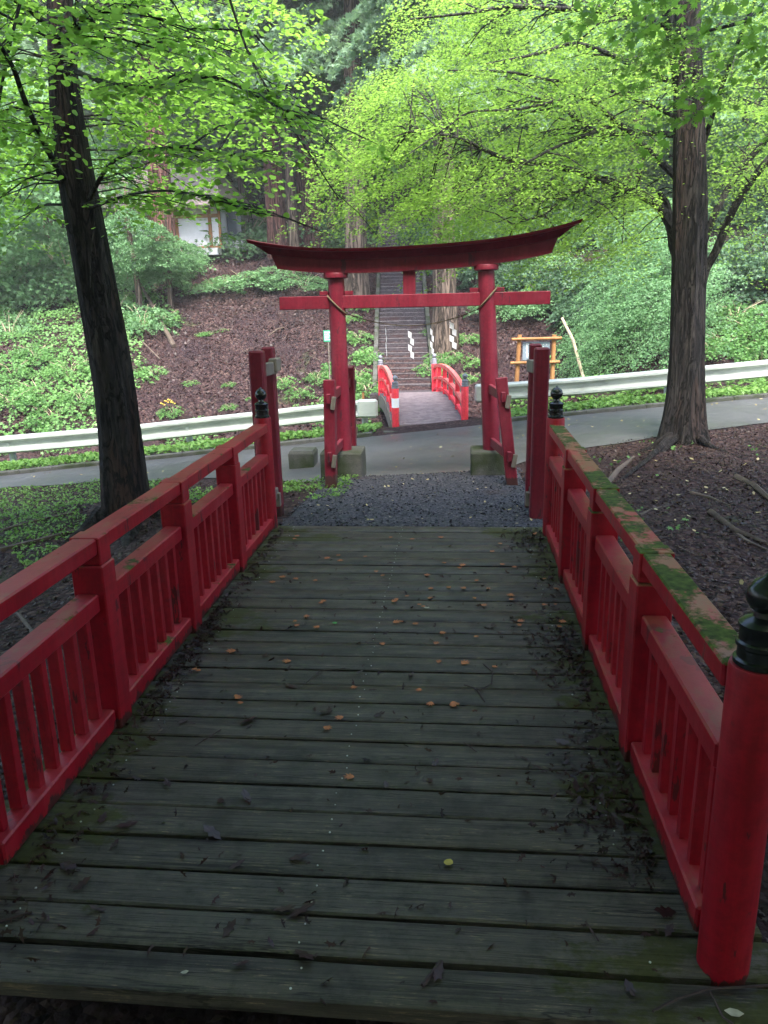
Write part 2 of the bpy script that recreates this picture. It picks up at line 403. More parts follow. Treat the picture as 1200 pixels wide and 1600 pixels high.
NEEDLE2 = [(0, -.5), (.10, -.34), (.22, -.22), (.13, -.05), (.27, .12), (.12, .22), (.15, .38), (0, .6), (-.10, .36), (-.23, .30), (-.15, .05), (-.24, -.12), (-.12, -.25)]
NEEDLE = [(0, -.5), (.07, -.3), (.22, -.28), (.08, -.12), (.06, .1), (.24, .22), (.05, .24), (0, .6), (-.05, .3), (-.2, .12), (-.06, .05), (-.24, -.1), (-.07, -.2)]
def norm(a): return a/np.maximum(np.linalg.norm(a, axis=1, keepdims=True), 1e-9)
def leafmesh(name, P, N, U, size, tint, shape, mat, parent=None, fold=.25, origin=None):
    n = len(P); k = len(shape); sh = np.array(shape)
    N = norm(N); V = norm(np.cross(N, U)); U2 = np.cross(V, N)
    size = np.asarray(size).reshape(n, 1, 1)
    co = P[:, None, :] + size*(sh[None, :, 0:1]*V[:, None, :] + sh[None, :, 1:2]*U2[:, None, :] - (np.abs(sh[None, :, 0:1])*fold + sh[None, :, 1:2]**2*fold*.6)*N[:, None, :])
    off = np.zeros(3)
    if parent is not None: off = np.array(wloc(parent))
    elif origin is not None: off = np.array(origin)
    co = (co.reshape(-1, 3) - off).astype(np.float32)
    me = bpy.data.meshes.new(name); me.vertices.add(n*k); me.vertices.foreach_set('co', co.ravel())
    me.loops.add(n*k); me.loops.foreach_set('vertex_index', np.arange(n*k, dtype=np.int32))
    me.polygons.add(n); me.polygons.foreach_set('loop_start', np.arange(0, n*k, k, dtype=np.int32))
    me.polygons.foreach_set('loop_total', np.full(n, k, dtype=np.int32))
    me.update(calc_edges=True)
    at_ = me.attributes.new('tint', 'FLOAT', 'FACE'); at_.data.foreach_set('value', np.clip(tint, 0, 1).astype(np.float32))
    me.materials.append(mat)
    o = bpy.data.objects.new(name, me); COL.objects.link(o)
    if parent is not None: o.parent = parent
    elif origin is not None: o.location = origin
    return o
def sprays(O, D, L, W, k, droop=.35, lat=.15, rough=.03, tilt=.45, prof=.7):
    """leaf positions, normals and directions on flat drooping fans"""
    n = len(O); D = norm(D); Z = np.array([0, 0, 1.0]); Sd = norm(np.cross(D, Z)[:, :])
    L = np.broadcast_to(L, n); W = np.broadcast_to(W, n)
    t = rng.random((n, k)); s = rng.uniform(-1, 1, (n, k))*np.sin(math.pi*np.clip(t, .05, 1)**prof*.93)
    P = O[:, None]+D[:, None]*(t*L[:, None])[..., None] + Sd[:, None]*(s*W[:, None])[..., None]
    P[..., 2] -= droop*t**2*L[:, None] + lat*np.abs(s)*W[:, None]
    P += rng.normal(0, rough, P.shape)
    Nn = rng.normal(0, tilt, P.shape); Nn[..., 2] += 1
    Nn += D[:, None]*(droop*.9*t)[..., None]
    U = D[:, None]*1.0 + Sd[:, None]*(np.sign(s)*.9)[..., None] + rng.normal(0, .35, P.shape)
    tint = np.repeat(rng.uniform(.15, .85, n), k)*.6 + rng.random(n*k)*.4
    return P.reshape(-1, 3), Nn.reshape(-1, 3), U.reshape(-1, 3), tint

# ------------------------------------------------------------------ terrain
XK = np.array([-40, -14, -8, -4, -1.6, -.7, .9, 1.7, 4, 8, 14, 40.])
def zroad(x): return -.44 + .07*np.clip(x, -12, 12) - .0015*np.clip(x, 0, 12)**2
zr = zroad(XK)
ROWS = [(-60, XK*0-.2), (1.1, [-.6, -.6, -.6, -.5, -.34, -.13, -.13, -.26, -.22, -.1, 0, 0]),
 (1.5, [-.6, -.6, -.6, -.5, -.34, -.22, -.22, -.26, -.22, -.1, 0, 0]),
 (5.2, [-.8, -.8, -.75, -.5, -.28, -.20, -.20, -.20, -.15, 0, .1, .1]),
 (5.62, [-.8, -.8, -.75, -.5, -.20, -.045, -.045, -.12, -.15, 0, .1, .1]),
 (8.4, [-1.2, -1.1, -.85, -.52, -.30, -.26, -.26, -.25, -.18, .05, .2, .2]),
 (9.1, zr), (12.5, zr), (12.9, zr+.05), (13.7, zr-.05), (14.6, np.minimum(zr-.1, [-1.6, -1.6, -1.5, -1.3, -1.2, -1.1, -.9, -.6, -.3, -.1, .1, .3])),
 (16.2, [-1.7, -1.7, -1.5, -1.2, -1.1, -1.0, -.9, -.35, -.1, .1, .3, .5]),
 (18.0, [-1.5, -1.5, -1.3, -.85, -.55, -.48, -.45, -.1, .5, .9, 1.0, 1.2]),
 (22, [.6, .6, .8, 1.0, 1.0, 1.02, 1.05, 1.15, 1.7, 2.3, 2.4, 2.6]),
 (26, [2.6, 2.6, 2.75, 2.8, 2.7, 2.6, 2.6, 2.6, 3.0, 3.6, 3.8, 4]),
 (31, [3.6, 3.4, 3.3, 3.4, 4.2, 4.6, 4.6, 4.6, 4.8, 5.2, 5.6, 6]),
 (36, [6, 4.6, 4.4, 4.6, 6.2, 6.6, 6.6, 6.6, 6.8, 7.2, 7.6, 8]),
 (55, XK*0+15), (76, XK*0+27), (120, XK*0+31), (420, XK*0+31)]
RV = np.array([r[0] for r in ROWS], float); RZ = np.array([np.asarray(r[1], float) for r in ROWS])
def zt(x, y):
    x = np.atleast_1d(np.asarray(x, float)); y = np.atleast_1d(np.asarray(y, float))
    s = np.clip((y-6.2)/3, 0, 1); s = s*s*(3-2*s)
    v = y - .19*np.clip(x, -12, 12)*s*np.clip((24-y)/6, 0, 1)
    i = np.clip(np.searchsorted(RV, v)-1, 0, len(RV)-2); a = np.clip((v-RV[i])/(RV[i+1]-RV[i]), 0, 1)
    j = np.clip(np.searchsorted(XK, x)-1, 0, len(XK)-2); b = np.clip((x-XK[j])/(XK[j+1]-XK[j]), 0, 1)
    return (RZ[i, j]*(1-a)+RZ[i+1, j]*a)*(1-b) + (RZ[i, j+1]*(1-a)+RZ[i+1, j+1]*a)*b
def gz(x, y): return float(zt(x, y)[0])
def curb_y(x): return 12.5+.19*np.clip(x, -12, 12)
def near_y(x): return np.interp(x, [-30, -12, -4.65, -2.1, -1.1, .6, 1.3, 2.2, 3.8, 12, 30], [8.9, 9.6, 10.3, 9.55, 9.0, 8.85, 9.6, 10.3, 10.9, 12.3, 12.6])

def axis(a, b, fine0, fine1, st, coarse):
    v = []; x = fine0
    while x < fine1: v.append(x); x += st
    s = st; x = fine1
    while x < b: v.append(x); s = min(s*1.25, coarse); x += s
    v.append(b); s = st; x = fine0 - s; lo = []
    while x > a: lo.append(x); s = min(s*1.25, coarse); x -= s
    return np.array([a]+lo[::-1]+v)
gx = axis(-300, 300, -10, 10, .16, 12); gy = axis(-120, 420, .6, 30, .16, 12)
GX, GY = np.meshgrid(gx, gy); zz = zt(GX.ravel(), GY.ravel())
def bumps(x, y, z):
    out = np.zeros(len(x))
    for k in range(len(x)):
        if y[k] > 60 or abs(x[k]) > 40: continue
        amp = .05 if y[k] < 14 else .28
        if abs(x[k]) < 1.2 and y[k] < 9: amp = .012
        v = y[k]-.19*x[k]
        if 8.9 < v < 13.9: amp = .0
        if y[k] > 16.5 and -2.6 < x[k]+ (y[k]-18.5)*.12 < .6: amp = .04
        out[k] = amp*(mnoise.noise(Vector((x[k]*.9, y[k]*.9, 0))) + .5*mnoise.noise(Vector((x[k]*2.6, y[k]*2.6, 4))))
    return out
zz = zz + bumps(GX.ravel(), GY.ravel(), zz)
nx, ny = len(gx), len(gy)
me = bpy.data.meshes.new('ground'); me.vertices.add(nx*ny)
me.vertices.foreach_set('co', np.stack([GX.ravel(), GY.ravel(), zz], 1).astype(np.float32).ravel())
I = (np.arange(ny-1)[:, None]*nx + np.arange(nx-1)[None]).ravel()
Q = np.stack([I, I+1, I+nx+1, I+nx], 1).astype(np.int32)
me.loops.add(Q.size); me.loops.foreach_set('vertex_index', Q.ravel()); me.polygons.add(len(Q))
me.polygons.foreach_set('loop_start', np.arange(0, Q.size, 4, dtype=np.int32)); me.polygons.foreach_set('loop_total', np.full(len(Q), 4, dtype=np.int32))
me.polygons.foreach_set('use_smooth', np.ones(len(Q), bool)); me.update(calc_edges=True); me.materials.append(GROUND)
go = bpy.data.objects.new('ground', me); COL.objects.link(go); tag(go, kind='structure')
def gzb(x, y):  # ground with bumps, single point
    return gz(x, y) + float(bumps([x], [y], [0])[0])

def sheet(name, f0, f1, xs, nv, mat, lift):
    mb = MB(); vs = []; fs = []
    for i, x in enumerate(xs):
        a, b = f0(x), f1(x)
        for j in range(nv+1):
            y = a+(b-a)*j/nv; vs.append((x, y, gz(x, y)+lift))
    for i in range(len(xs)-1):
        for j in range(nv):
            q = i*(nv+1)+j; fs.append((q, q+nv+1, q+nv+2, q+1))
    mb.add(vs, fs, 0, True); o = mb.build(name, mat); tag(o, kind='structure'); return o
xs = np.arange(-30, 30.01, .25)
sheet('road', lambda x: near_y(x)+.06*math.sin(x*1.7)+.05*math.sin(x*4.1+1), lambda x: curb_y(x)-.02, xs, 14, ASPH, .012)
def gl(x): return 5.53
sheet('gravel_path', gl, lambda x: near_y(x)+.12+.07*math.sin(x*3)+.04*math.sin(x*9), np.arange(-1.05, 1.06, .1), 26, GRAVEL, .018)
sheet('near_path', lambda x: -4.0, lambda x: 1.42, np.arange(-3.0, 3.01, .5), 12, ASPH, .02)
mb = MB()
for x in np.arange(-30, 30, .5):
    if -1.1 < x < .9: continue
    mb.beam((x, curb_y(x)+.06, gz(x, curb_y(x))-.0), (x+.5, curb_y(x+.5)+.06, gz(x+.5, curb_y(x+.5))-.0), .12, .14, bev=.01)
tag(mb.build('kerb', STONE), kind='structure')

# ------------------------------------------------------------------ near bridge
BR = thing('wooden_bridge', (0, 3.5, 0), 'red railed wooden footbridge with dark wet planks in the foreground', 'bridge')
mb = MB(); y = 1.46; edges = []
widths = [.140] + [(5.53-1.46-.140)/27]*27
for i, wd in enumerate(widths):
    gap = .010 if i > 1 else .016
    h = random.uniform(-.003, .003); n = 24; x0 = -1.18 + random.uniform(-.02, .02); x1 = 1.18+random.uniform(-.02, .02)
    vs = []; fs = []; sk = random.uniform(-.004, .004)
    g2 = gap*random.uniform(.5, 2.0)
    for j in range(n+1):
        x = x0+(x1-x0)*j/n
        a = y+g2/2+.0032*mnoise.noise(Vector((x*3, i*5.3, 1)))+sk*x; b = y+wd-g2/2+.0032*mnoise.noise(Vector((x*3, i*5.3, 9)))+sk*x
        cup = .0022*math.sin(i*2.1)
        vs += [(x, a, -.05), (x, a, h-.005), (x, a+.006, h), (x, (a+b)/2, h+cup), (x, b-.006, h), (x, b, h-.005), (x, b, -.05)]
    for j in range(n):
        for q in range(6):
            A = j*7+q; fs.append((A, A+7, A+8, A+1))
    fs += [tuple(range(7)), tuple(n*7+q for q in range(7))[::-1]]
    mb.add(vs, fs, 0, False)
    edges.append((y, wd, h)); y += wd
# nail heads: down the centre and near each rail
for i, (yy, wd, h) in enumerate(edges):
    for xc in (-.04, -.86, .86):
        if i == 0 and xc != -.04: continue
        for fr in (.28, .72):
            px = xc+random.uniform(-.012, .012)
            if random.random() < (.0 if xc == -.04 else .45): continue
            r = random.uniform(.0022, .0034)
            mb.lathe((px, yy+wd*fr, h+.001), [(r, 0), (r, .0018), (r*.5, .003)], 7, 1)
mb.build('deck', [DECK, NAIL], BR)
mb = MB()
for xx in (-.95, -.3, .35, .95): mb.box((xx, 3.55, -.135), (.12, 3.7, .16), 0, bev=.01)
mb.build('under_beam', GREYWOOD, BR)
FIN = [(.050, 0), (.054, .004), (.054, .014), (.047, .018), (.047, .042), (.052, .047), (.052, .056), (.046, .060), (.046, .086), (.050, .091), (.050, .099), (.040, .108), (.022, .116), (.020, .128), (.030, .136), (.040, .152), (.0425, .168), (.037, .186), (.024, .200), (.009, .208), (.005, .216), (.001, .219)]
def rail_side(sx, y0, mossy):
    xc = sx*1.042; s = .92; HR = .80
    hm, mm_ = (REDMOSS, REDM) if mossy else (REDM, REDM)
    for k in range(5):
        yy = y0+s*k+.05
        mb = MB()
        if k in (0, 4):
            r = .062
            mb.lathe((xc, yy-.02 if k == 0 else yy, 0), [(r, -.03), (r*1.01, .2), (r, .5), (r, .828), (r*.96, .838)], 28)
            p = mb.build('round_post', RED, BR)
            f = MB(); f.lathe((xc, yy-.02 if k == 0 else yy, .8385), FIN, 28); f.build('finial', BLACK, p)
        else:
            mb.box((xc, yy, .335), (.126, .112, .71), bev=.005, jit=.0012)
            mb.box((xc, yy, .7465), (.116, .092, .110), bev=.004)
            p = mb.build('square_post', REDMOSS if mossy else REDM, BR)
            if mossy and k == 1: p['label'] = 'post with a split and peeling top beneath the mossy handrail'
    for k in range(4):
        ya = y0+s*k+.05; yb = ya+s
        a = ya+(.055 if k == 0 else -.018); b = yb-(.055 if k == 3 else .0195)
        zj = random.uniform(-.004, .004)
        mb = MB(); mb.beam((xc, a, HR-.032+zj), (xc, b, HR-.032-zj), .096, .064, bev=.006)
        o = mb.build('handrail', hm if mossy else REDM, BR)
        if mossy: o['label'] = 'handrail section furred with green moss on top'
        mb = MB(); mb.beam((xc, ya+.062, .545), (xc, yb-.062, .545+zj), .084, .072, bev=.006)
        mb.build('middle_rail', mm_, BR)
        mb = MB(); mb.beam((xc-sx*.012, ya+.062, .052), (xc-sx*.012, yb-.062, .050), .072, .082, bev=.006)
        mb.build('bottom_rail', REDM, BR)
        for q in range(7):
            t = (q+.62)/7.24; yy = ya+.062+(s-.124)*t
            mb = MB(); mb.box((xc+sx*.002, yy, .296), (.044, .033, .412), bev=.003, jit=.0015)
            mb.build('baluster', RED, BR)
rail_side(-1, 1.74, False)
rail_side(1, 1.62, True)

# ------------------------------------------------------------------ torii
TY = 8.45; TC = -.10
TG = thing('torii_gate', (TC, TY, -.26), 'dark red torii gate with curved top beam at the end of the bridge', 'torii')
PT = [(-.905, -.915), (.755, .665)]
for (xb, xt) in PT:
    mb = MB(); mb.box((xb, TY, -.14), (.46, .46, .335), bev=.012, jit=.004); mb.build('base_block', STONE, TG)
    mb = MB(); pts = [(xb+(xt-xb)*t, TY, .02+1.885*t) for t in np.linspace(0, 1, 9)]
    mb.tube(pts, [.098-.012*t for t in np.linspace(0, 1, 9)], 24, wob=.018, seed=xb)
    p = mb.build('pillar', REDT, TG)
    mb = MB(); zb_ = 1.930+.03*(xt-TC)+.155*abs((xt-TC)/1.7)**2.8-.062; mb.lathe((xt, TY, zb_), [(.10, 0), (.128, .012), (.132, .05), (.125, .062)], 24); mb.build('pillar_cap', REDT, p)
def curved(name, half, w0, w1, zb, h, curve, ypos=0, gable=0, slant=.0, parent=TG):
    mb = MB(); n = 40; vs = []; fs = []
    for i in range(n+1):
        u = -1+2*i/n
        for (ww, zc, sl) in ((w0, 0, 0), (w1, h, slant)):
            x = u*(half+sl) ; z = zb+zc+curve*abs(x/1.70)**2.8+.03*x
            vs += [(TC+x, TY-ww/2, z), (TC+x, TY+ww/2, z)]
        x = u*(half+slant); vs.append((TC+x, TY, zb+h+gable+curve*abs(x/1.70)**2.8+.03*x))
    for i in range(n):
        a = i*5; b = a+5
        fs += [(a+1, a, b, b+1)[::-1], (a, a+2, b+2, b)[::-1], (a+2, a+4, b+4, b+2)[::-1], (a+4, a+3, b+3, b+4)[::-1], (a+3, a+1, b+1, b+3)[::-1]]
    fs += [(0, 1, 3, 4, 2)[::-1], (n*5, n*5+1, n*5+3, n*5+4, n*5+2)]
    mb.add(vs, fs); return mb.build(name, REDT, parent)
lb = curved('lower_top_beam', 1.42, .17, .19, 1.928, .132, .155, slant=.06)
kb = curved('upper_top_beam', 1.50, .21, .36, 2.062, .070, .155, gable=.0, slant=.14)
rf = curved('roof_board', 1.68, .46, .50, 2.134, .030, .155, gable=.012, slant=.02)
mb = MB(); mb.beam((-1.53, TY, 1.625), (1.33, TY, 1.625), .10, .135, bev=.006); mb.build('tie_beam', REDT, TG)
mb = MB(); mb.box((-.135, TY, 1.812), (.13, .09, .24), bev=.004); mb.build('centre_strut', REDT, TG)
for (xb, xt) in PT:
    xx = xb+(xt-xb)*.87
    for sg in (-1, 1):
        mb = MB(); mb.box((xx+sg*.135, TY, 1.718), (.09, .07, .045), bev=.004); mb.build('wedge', REDT, TG)
# front and rear support posts with through ties
for (xb, xt), (topx, botx) in zip(PT, ((-.905, -.915), (.80, .93))):
    for sg, dy in ((-1, .78), (1, .78)):
        bx = botx if sg < 0 else xb + (.05 if xb > 0 else -.02); tx = topx if sg < 0 else xb+ (.03 if xb > 0 else 0)
        yb_, yt_ = TY+sg*(dy+.06), TY+sg*(dy-.04)
        g = gz(bx, yb_)
        mb = MB(); mb.beam((bx, yb_, g-.05), (tx, yt_, .88), .115, .115, bev=.008); sp = mb.build('support_post', REDT, TG)
        for zc in (.70, .12):
            t = (zc-g)/(.88-g); cx = bx+(tx-bx)*t; yc = yb_+(yt_-yb_)*t
            px_ = xb+(xt-xb)*zc/1.9
            mb = MB(); mb.beam((cx*1+.0, yc+sg*.10, zc), (px_, TY+sg*.07, zc), .042, .095, bev=.004); mb.build('tie_rail', REDT, TG)
            mb = MB(); mb.box((cx+.045, yc-sg*-.078 , zc-.045), (.045, .03, .13), bev=.003, rot=Matrix.Rotation(.15, 3, 'Y')); mb.build('peg', GREYWOOD, sp)

# straw rope and paper streamers
RT = thing('straw_rope', (TC, TY, 1.4), 'thin straw rope looped round both torii pillars and sagging between', 'rope')
mb = MB()
def ringrope(xc, r, z0, z1, ph):
    pts = []
    for i in range(25):
        a = 2*math.pi*i/24; pts.append((xc+r*math.cos(a), TY+r*math.sin(a), z0+(z1-z0)*(.5+.5*math.cos(a+ph))))
    return pts
mb.tube(ringrope(-.912, .102, 1.50, 1.70, math.pi), [.009]*25, 6)
mb.build('rope_loop', ROPE, RT)
mb = MB(); mb.tube(ringrope(.68, .100, 1.52, 1.74, 0), [.009]*25, 6); mb.build('rope_loop', ROPE, RT)
mb = MB(); pts = []
for i in range(31):
    t = i/30; pts.append((-.81+t*1.39, TY+.09, 1.50+.02*t-.16*4*t*(1-t)*.9))
mb.tube(pts, [.005]*31, 5); mb.build('hanging_cord', ROPE, RT)
def rope_z(x):
    t = (x+.81)/1.39; return 1.50+.02*t-.16*4*t*(1-t)*.9
names = ['thin edge-on white zigzag paper streamer, leftmost under the torii', 'white zigzag paper streamer in front of the right edge of the steps',
         'narrow white paper streamer just left of the pale cedar trunk', 'widest white zigzag paper streamer right of the pale cedar trunk']
for i, (px, y0, y1, wd) in enumerate([(603, 512, 556, .35), (642, 517, 559, .8), (675, 513, 553, .5), (708, 503, 544, 1.0)]):
    a = at(px, y0, TY+.09); b = at(px, y1, TY+.09); H = a[2]-b[2]; zt0 = rope_z(a[0])
    mb = MB(); ww = .062*wd; ang = 1.2 if wd < .5 else .35
    ca, sa = math.cos(ang), math.sin(ang)
    mb.tube([(a[0], TY+.09, zt0), (a[0], TY+.09, a[2]-.02)], [.0015, .0015], 4, 1)
    xo = -.2; n = 4
    for q in range(n):
        hh = H/n; z1 = a[2]-hh*q; z2 = z1-hh; ox = (-.24 if q % 2 == 0 else .24)*ww
        quad = [(-ww*.42, z1+.05*hh), (ww*.42, z1-.28*hh), (ww*.36, z2-.22*hh), (-ww*.40, z2+.12*hh)]
        vs = [(a[0]+(ox+u)*ca, TY+.09+(ox+u)*sa+s_*.0015+.004*math.sin(q*2), z) for s_ in (0, 1) for (u, z) in quad]
        mb.add(vs, [(0, 1, 2, 3), (7, 6, 5, 4), (0, 4, 5, 1), (1, 5, 6, 2), (2, 6, 7, 3), (3, 7, 4, 0)])
    o = mb.build('paper_streamer', [PAPER, ROPE], loc=(a[0], TY+.09, zt0)); tag(o, names[i], 'streamer', 'white paper streamers hanging under the torii')

# paired tall posts
def pair(xf, yf, xr, yr_, hf, hr, lab, sx, blk=True):
    R_ = thing('paired_posts', (xf, yf, gz(xf, yf)), lab, 'gate posts', 'tall paired red posts between bridge and torii')
    for (x, y_, h, wd) in ((xf, yf, hf, .112), (xr, yr_, hr, .098)):
        g = gz(x, y_); mb = MB(); mb.beam((x, y_, g-.04), (x, y_, h), wd, wd*.95, bev=.012, up=(0, 1, 0)); mb.build('post', REDT, R_)
    mb = MB(); mb.beam((xf-sx*.0, yf+.06, hf-.16), (xr-sx*.04, yr_+.02, hf-.17), .055, .10, bev=.006)
    if blk: mb.box((xr-sx*.055, yr_-.02, hf-.145), (.07, .16, .11), bev=.008)
    else: mb.box((xr+.02, yr_-.02, hf-.145), (.04, .05, .05), bev=.008)
    mb.build('tie_block', GREYWOOD, R_)
    mb = MB(); mb.beam((xf, yf, .07), (xr, yr_, .05), .05, .09, bev=.006); mb.box((xr-sx*.02, yr_-.1, .0), (.07, .05, .12), bev=.005); mb.build('lower_tie', GREYWOOD, R_)
pair(-1.17, 5.92, -1.20, 6.42, at(408, 548, 5.92)[2], at(424, 542, 6.42)[2], 'tall weathered red post pair behind the left railing end', -1)
pair(1.005, 6.02, 1.0, 6.46, at(842, 543, 6.02)[2], at(835, 537, 6.46)[2], 'tall dark red post pair behind the right railing end, streaked black at the top', 1, False)

# mossy block by the road
p = onz(471, 733, -.30)
for _ in range(12): p = onz(471, 733, gz(p[0], p[1]))
mb = MB(); hx, hy = .175, .17; cx, cy = float(p[0]), float(p[1])+hy
zz0 = gz(cx, cy)-.03; top = [( -hx, -hy), (hx, -hy), (hx, hy), (-hx, hy)]
vs = [(cx+x*.95, cy+y_, zz0) for x, y_ in top]+[(cx+x, cy+y_, zz0+.235) for x, y_ in top]+[(cx+x*.88, cy+y_*.9, zz0+.275) for x, y_ in top]
mb.add(vs, [(0, 3, 2, 1), (0, 1, 5, 4), (1, 2, 6, 5), (2, 3, 7, 6), (3, 0, 4, 7), (4, 5, 9, 8), (5, 6, 10, 9), (6, 7, 11, 10), (7, 4, 8, 11), (8, 9, 10, 11)])
tag(mb.build('stone_block', STONE, loc=(cx, cy, zz0)), 'squat mossy concrete block standing on the verge left of the torii', 'stone block')

# ------------------------------------------------------------------ guardrails
def gy_(x): return 13.55+.13*x
PROF = [(-.155, .0), (-.148, .045), (-.12, .09), (-.085, .09), (-.05, .02), (-.03, .0), (.03, .0), (.05, .02), (.085, .09), (.12, .09), (.148, .045), (.155, 0)]
def top_z(x):
    xs_ = [at(px, py, gy_(gx_)) for px, py, gx_ in ((0, 682, -7.8), (200, 665, -5.4), (400, 643, -3.1), (588, 622, -1.0), (750, 600, .75), (900, 590, 2.5), (1040, 577, 4.1), (1200, 562, 5.7))]
    a = np.array(xs_); return float(np.interp(x, a[:, 0], a[:, 2]) + (0 if a[0, 0] <= x <= a[-1, 0] else (x-a[0, 0])*.07 if x < a[0, 0] else (x-a[-1, 0])*.07))
def guard(x0, x1, posts, caps, lab):
    R_ = thing('guardrail', (x0, gy_(x0), gz(x0, gy_(x0))), lab, 'guardrail', 'white guardrails along the far side of the road')
    mb = MB(); vs = []; fs = []; xs_ = np.arange(x0, x1+.001, (x1-x0)/max(2, int((x1-x0)/.4))); k = len(PROF)
    for x in xs_:
        zc = top_z(x)-.155
        for (dz, dy) in PROF: vs.append((x, gy_(x)-dy, zc+dz))
        for (dz, dy) in PROF: vs.append((x, gy_(x)-dy+.006, zc+dz))
    m = 2*k
    for i in range(len(xs_)-1):
        for j in range(k-1):
            a = i*m+j; fs.append((a, a+1, a+m+1, a+m)[::-1]); a += k; fs.append((a, a+1, a+m+1, a+m))
        for j in (0, k-1):
            a = i*m+j; fs.append((a, a+m, a+m+k, a+k))
    mb.add(vs, fs, 0, False); mb.build('rail_beam', GUARD, R_)
    for x in posts:
        g = gz(x, gy_(x)); mb = MB(); mb.tube([(x, gy_(x)+.10, g-.1), (x, gy_(x)+.10, top_z(x)-.03)], [.057, .057], 16)
        mb.box((x, gy_(x)+.035, top_z(x)-.175), (.07, .1, .10)); mb.build('rail_post', GUARD, R_)
    for (xa, xb) in caps:
        mb = MB(); n = 8; vs = []; fs = []
        za = top_z((xa+xb)/2)
        mb.box(((xa+xb)/2, gy_(xa)-.045, za-.155), (abs(xb-xa), .13, .32), bev=.035); mb.build('end_cap', GUARD, R_)
guard(-24, -1.28, [-23, -20, -17, -13.8, -10.6, -7.42, -4.33, -1.25], [(-1.36, -1.0)], 'long white steel guardrail ending left of the small red bridge')
guard(.83, 24, [1.0, 4.1, 7.3, 10.5, 13.8, 17, 20, 23], [(.68, .86)], 'white steel guardrail running right from the small red bridge past the notice board')
x_ = at(565, 610, gy_(-1.4)); mb = MB(); mb.tube([(x_[0], gy_(-1.4)+.2, gz(x_[0], gy_(-1.4))), (x_[0], gy_(-1.4)+.2, top_z(x_[0])+.10)], [.022, .022], 10)
tag(mb.build('marker_peg', ORWOOD, loc=(x_[0], gy_(-1.4)+.2, gz(x_[0], gy_(-1.4)))), 'short orange topped wooden peg behind the end of the left guardrail', 'peg')

# ------------------------------------------------------------------ far arched bridge
FB0, FB1 = np.array([-.085, 13.25]), np.array([-.72, 17.3]); ax = FB1-FB0; FL = np.linalg.norm(ax); ax /= FL; px_v = np.array([ax[1], -ax[0]]); HW = .60
def fb(s, t, z):  # s along 0..1, t across -1..1
    p = FB0+ax*FL*s+px_v*HW*t; return (p[0], p[1], -.43+.06*s+.20*4*s*(1-s)*.9+z)
FBR = thing('arched_footbridge', fb(0, 0, 0), 'small arched vermilion footbridge leading over the ditch to the stone steps', 'bridge')
mb = MB(); n = 34
for i in range(n):
    a = Vector(fb(i/n+.001, -1.06, -.02)); b = Vector(fb(i/n+.001, 1.06, -.02)); c = Vector(fb((i+1)/n-.002, 1.06, -.02)); d = Vector(fb((i+1)/n-.002, -1.06, -.02))
    lo = Vector((0, 0, -.06)); mb.add([a, b, c, d, a+lo, b+lo, c+lo, d+lo], [(0, 1, 2, 3), (7, 6, 5, 4), (0, 4, 5, 1), (1, 5, 6, 2), (2, 6, 7, 3), (3, 7, 4, 0)])
mb.build('deck', FARDECK, FBR)
for t in (-1, 1):
    mb = MB(); vs = []
    pts = [fb(s, t*1.02, -.20) for s in np.linspace(0, 1, 14)]
    for a, b in zip(pts[:-1], pts[1:]): mb.beam(a, b, .10, .26, bev=0)
    mb.build('arch_beam', GREYWOOD, FBR)
FINF = [(r*1.15, z*1.05) for r, z in FIN]
mb = MB(); mb.box(fb(-.055, 0, -.09), (1.55, .34, .13), bev=.01, rot=Matrix.Rotation(.16, 3, 'Z')); mb.build('entrance_step', STONE, FBR)
mb = MB(); mb.box((fb(-.12, 0, 0)[0], fb(-.12, 0, 0)[1], -.50), (1.7, .26, .08), bev=.01, rot=Matrix.Rotation(.16, 3, 'Z')); mb.build('entrance_step', STONE, FBR)
for t in (-1, 1):
    for s in (0, 1):
        b = Vector(fb(s, t, 0)); mb = MB(); r = .062; mb.lathe(b, [(r, -.15), (r, .3), (r, .60), (r*.95, .605)], 18); p = mb.build('round_post', REDFAR, FBR)
        mb = MB(); mb.lathe(b+Vector((0, 0, .605)), FINF, 18); mb.build('finial', CAPGREY, p)
        if t == -1 and s == 0:
            mb = MB(); mb.lathe(b+Vector((0, 0, .28)), [(.064, 0), (.064, .16)], 18); mb.build('paper_notice', WHITE, p)
    for s in (.2, .4, .6, .8):
        b = Vector(fb(s, t, 0)); mb = MB(); mb.box(b+Vector((0, 0, .24)), (.08, .08, .54), bev=.004); mb.build('rail_post', REDFAR, FBR)
    for zc, nm, hh in ((.53, 'handrail', .07), (.28, 'middle_rail', .055)):
        mb = MB(); pts = [fb(s, t, zc) for s in np.linspace(.01, .99, 15)]
        for a, b in zip(pts[:-1], pts[1:]): mb.beam(a, b, .075, hh, bev=0)
        mb.build(nm, REDFAR2, FBR)
    mb = MB(); pts = [fb(s, t, .05) for s in np.linspace(.01, .99, 15)]
    for a, b in zip(pts[:-1], pts[1:]): mb.beam(a, b, .06, .06, bev=0)
    mb.build('bottom_rail', REDFAR, FBR)

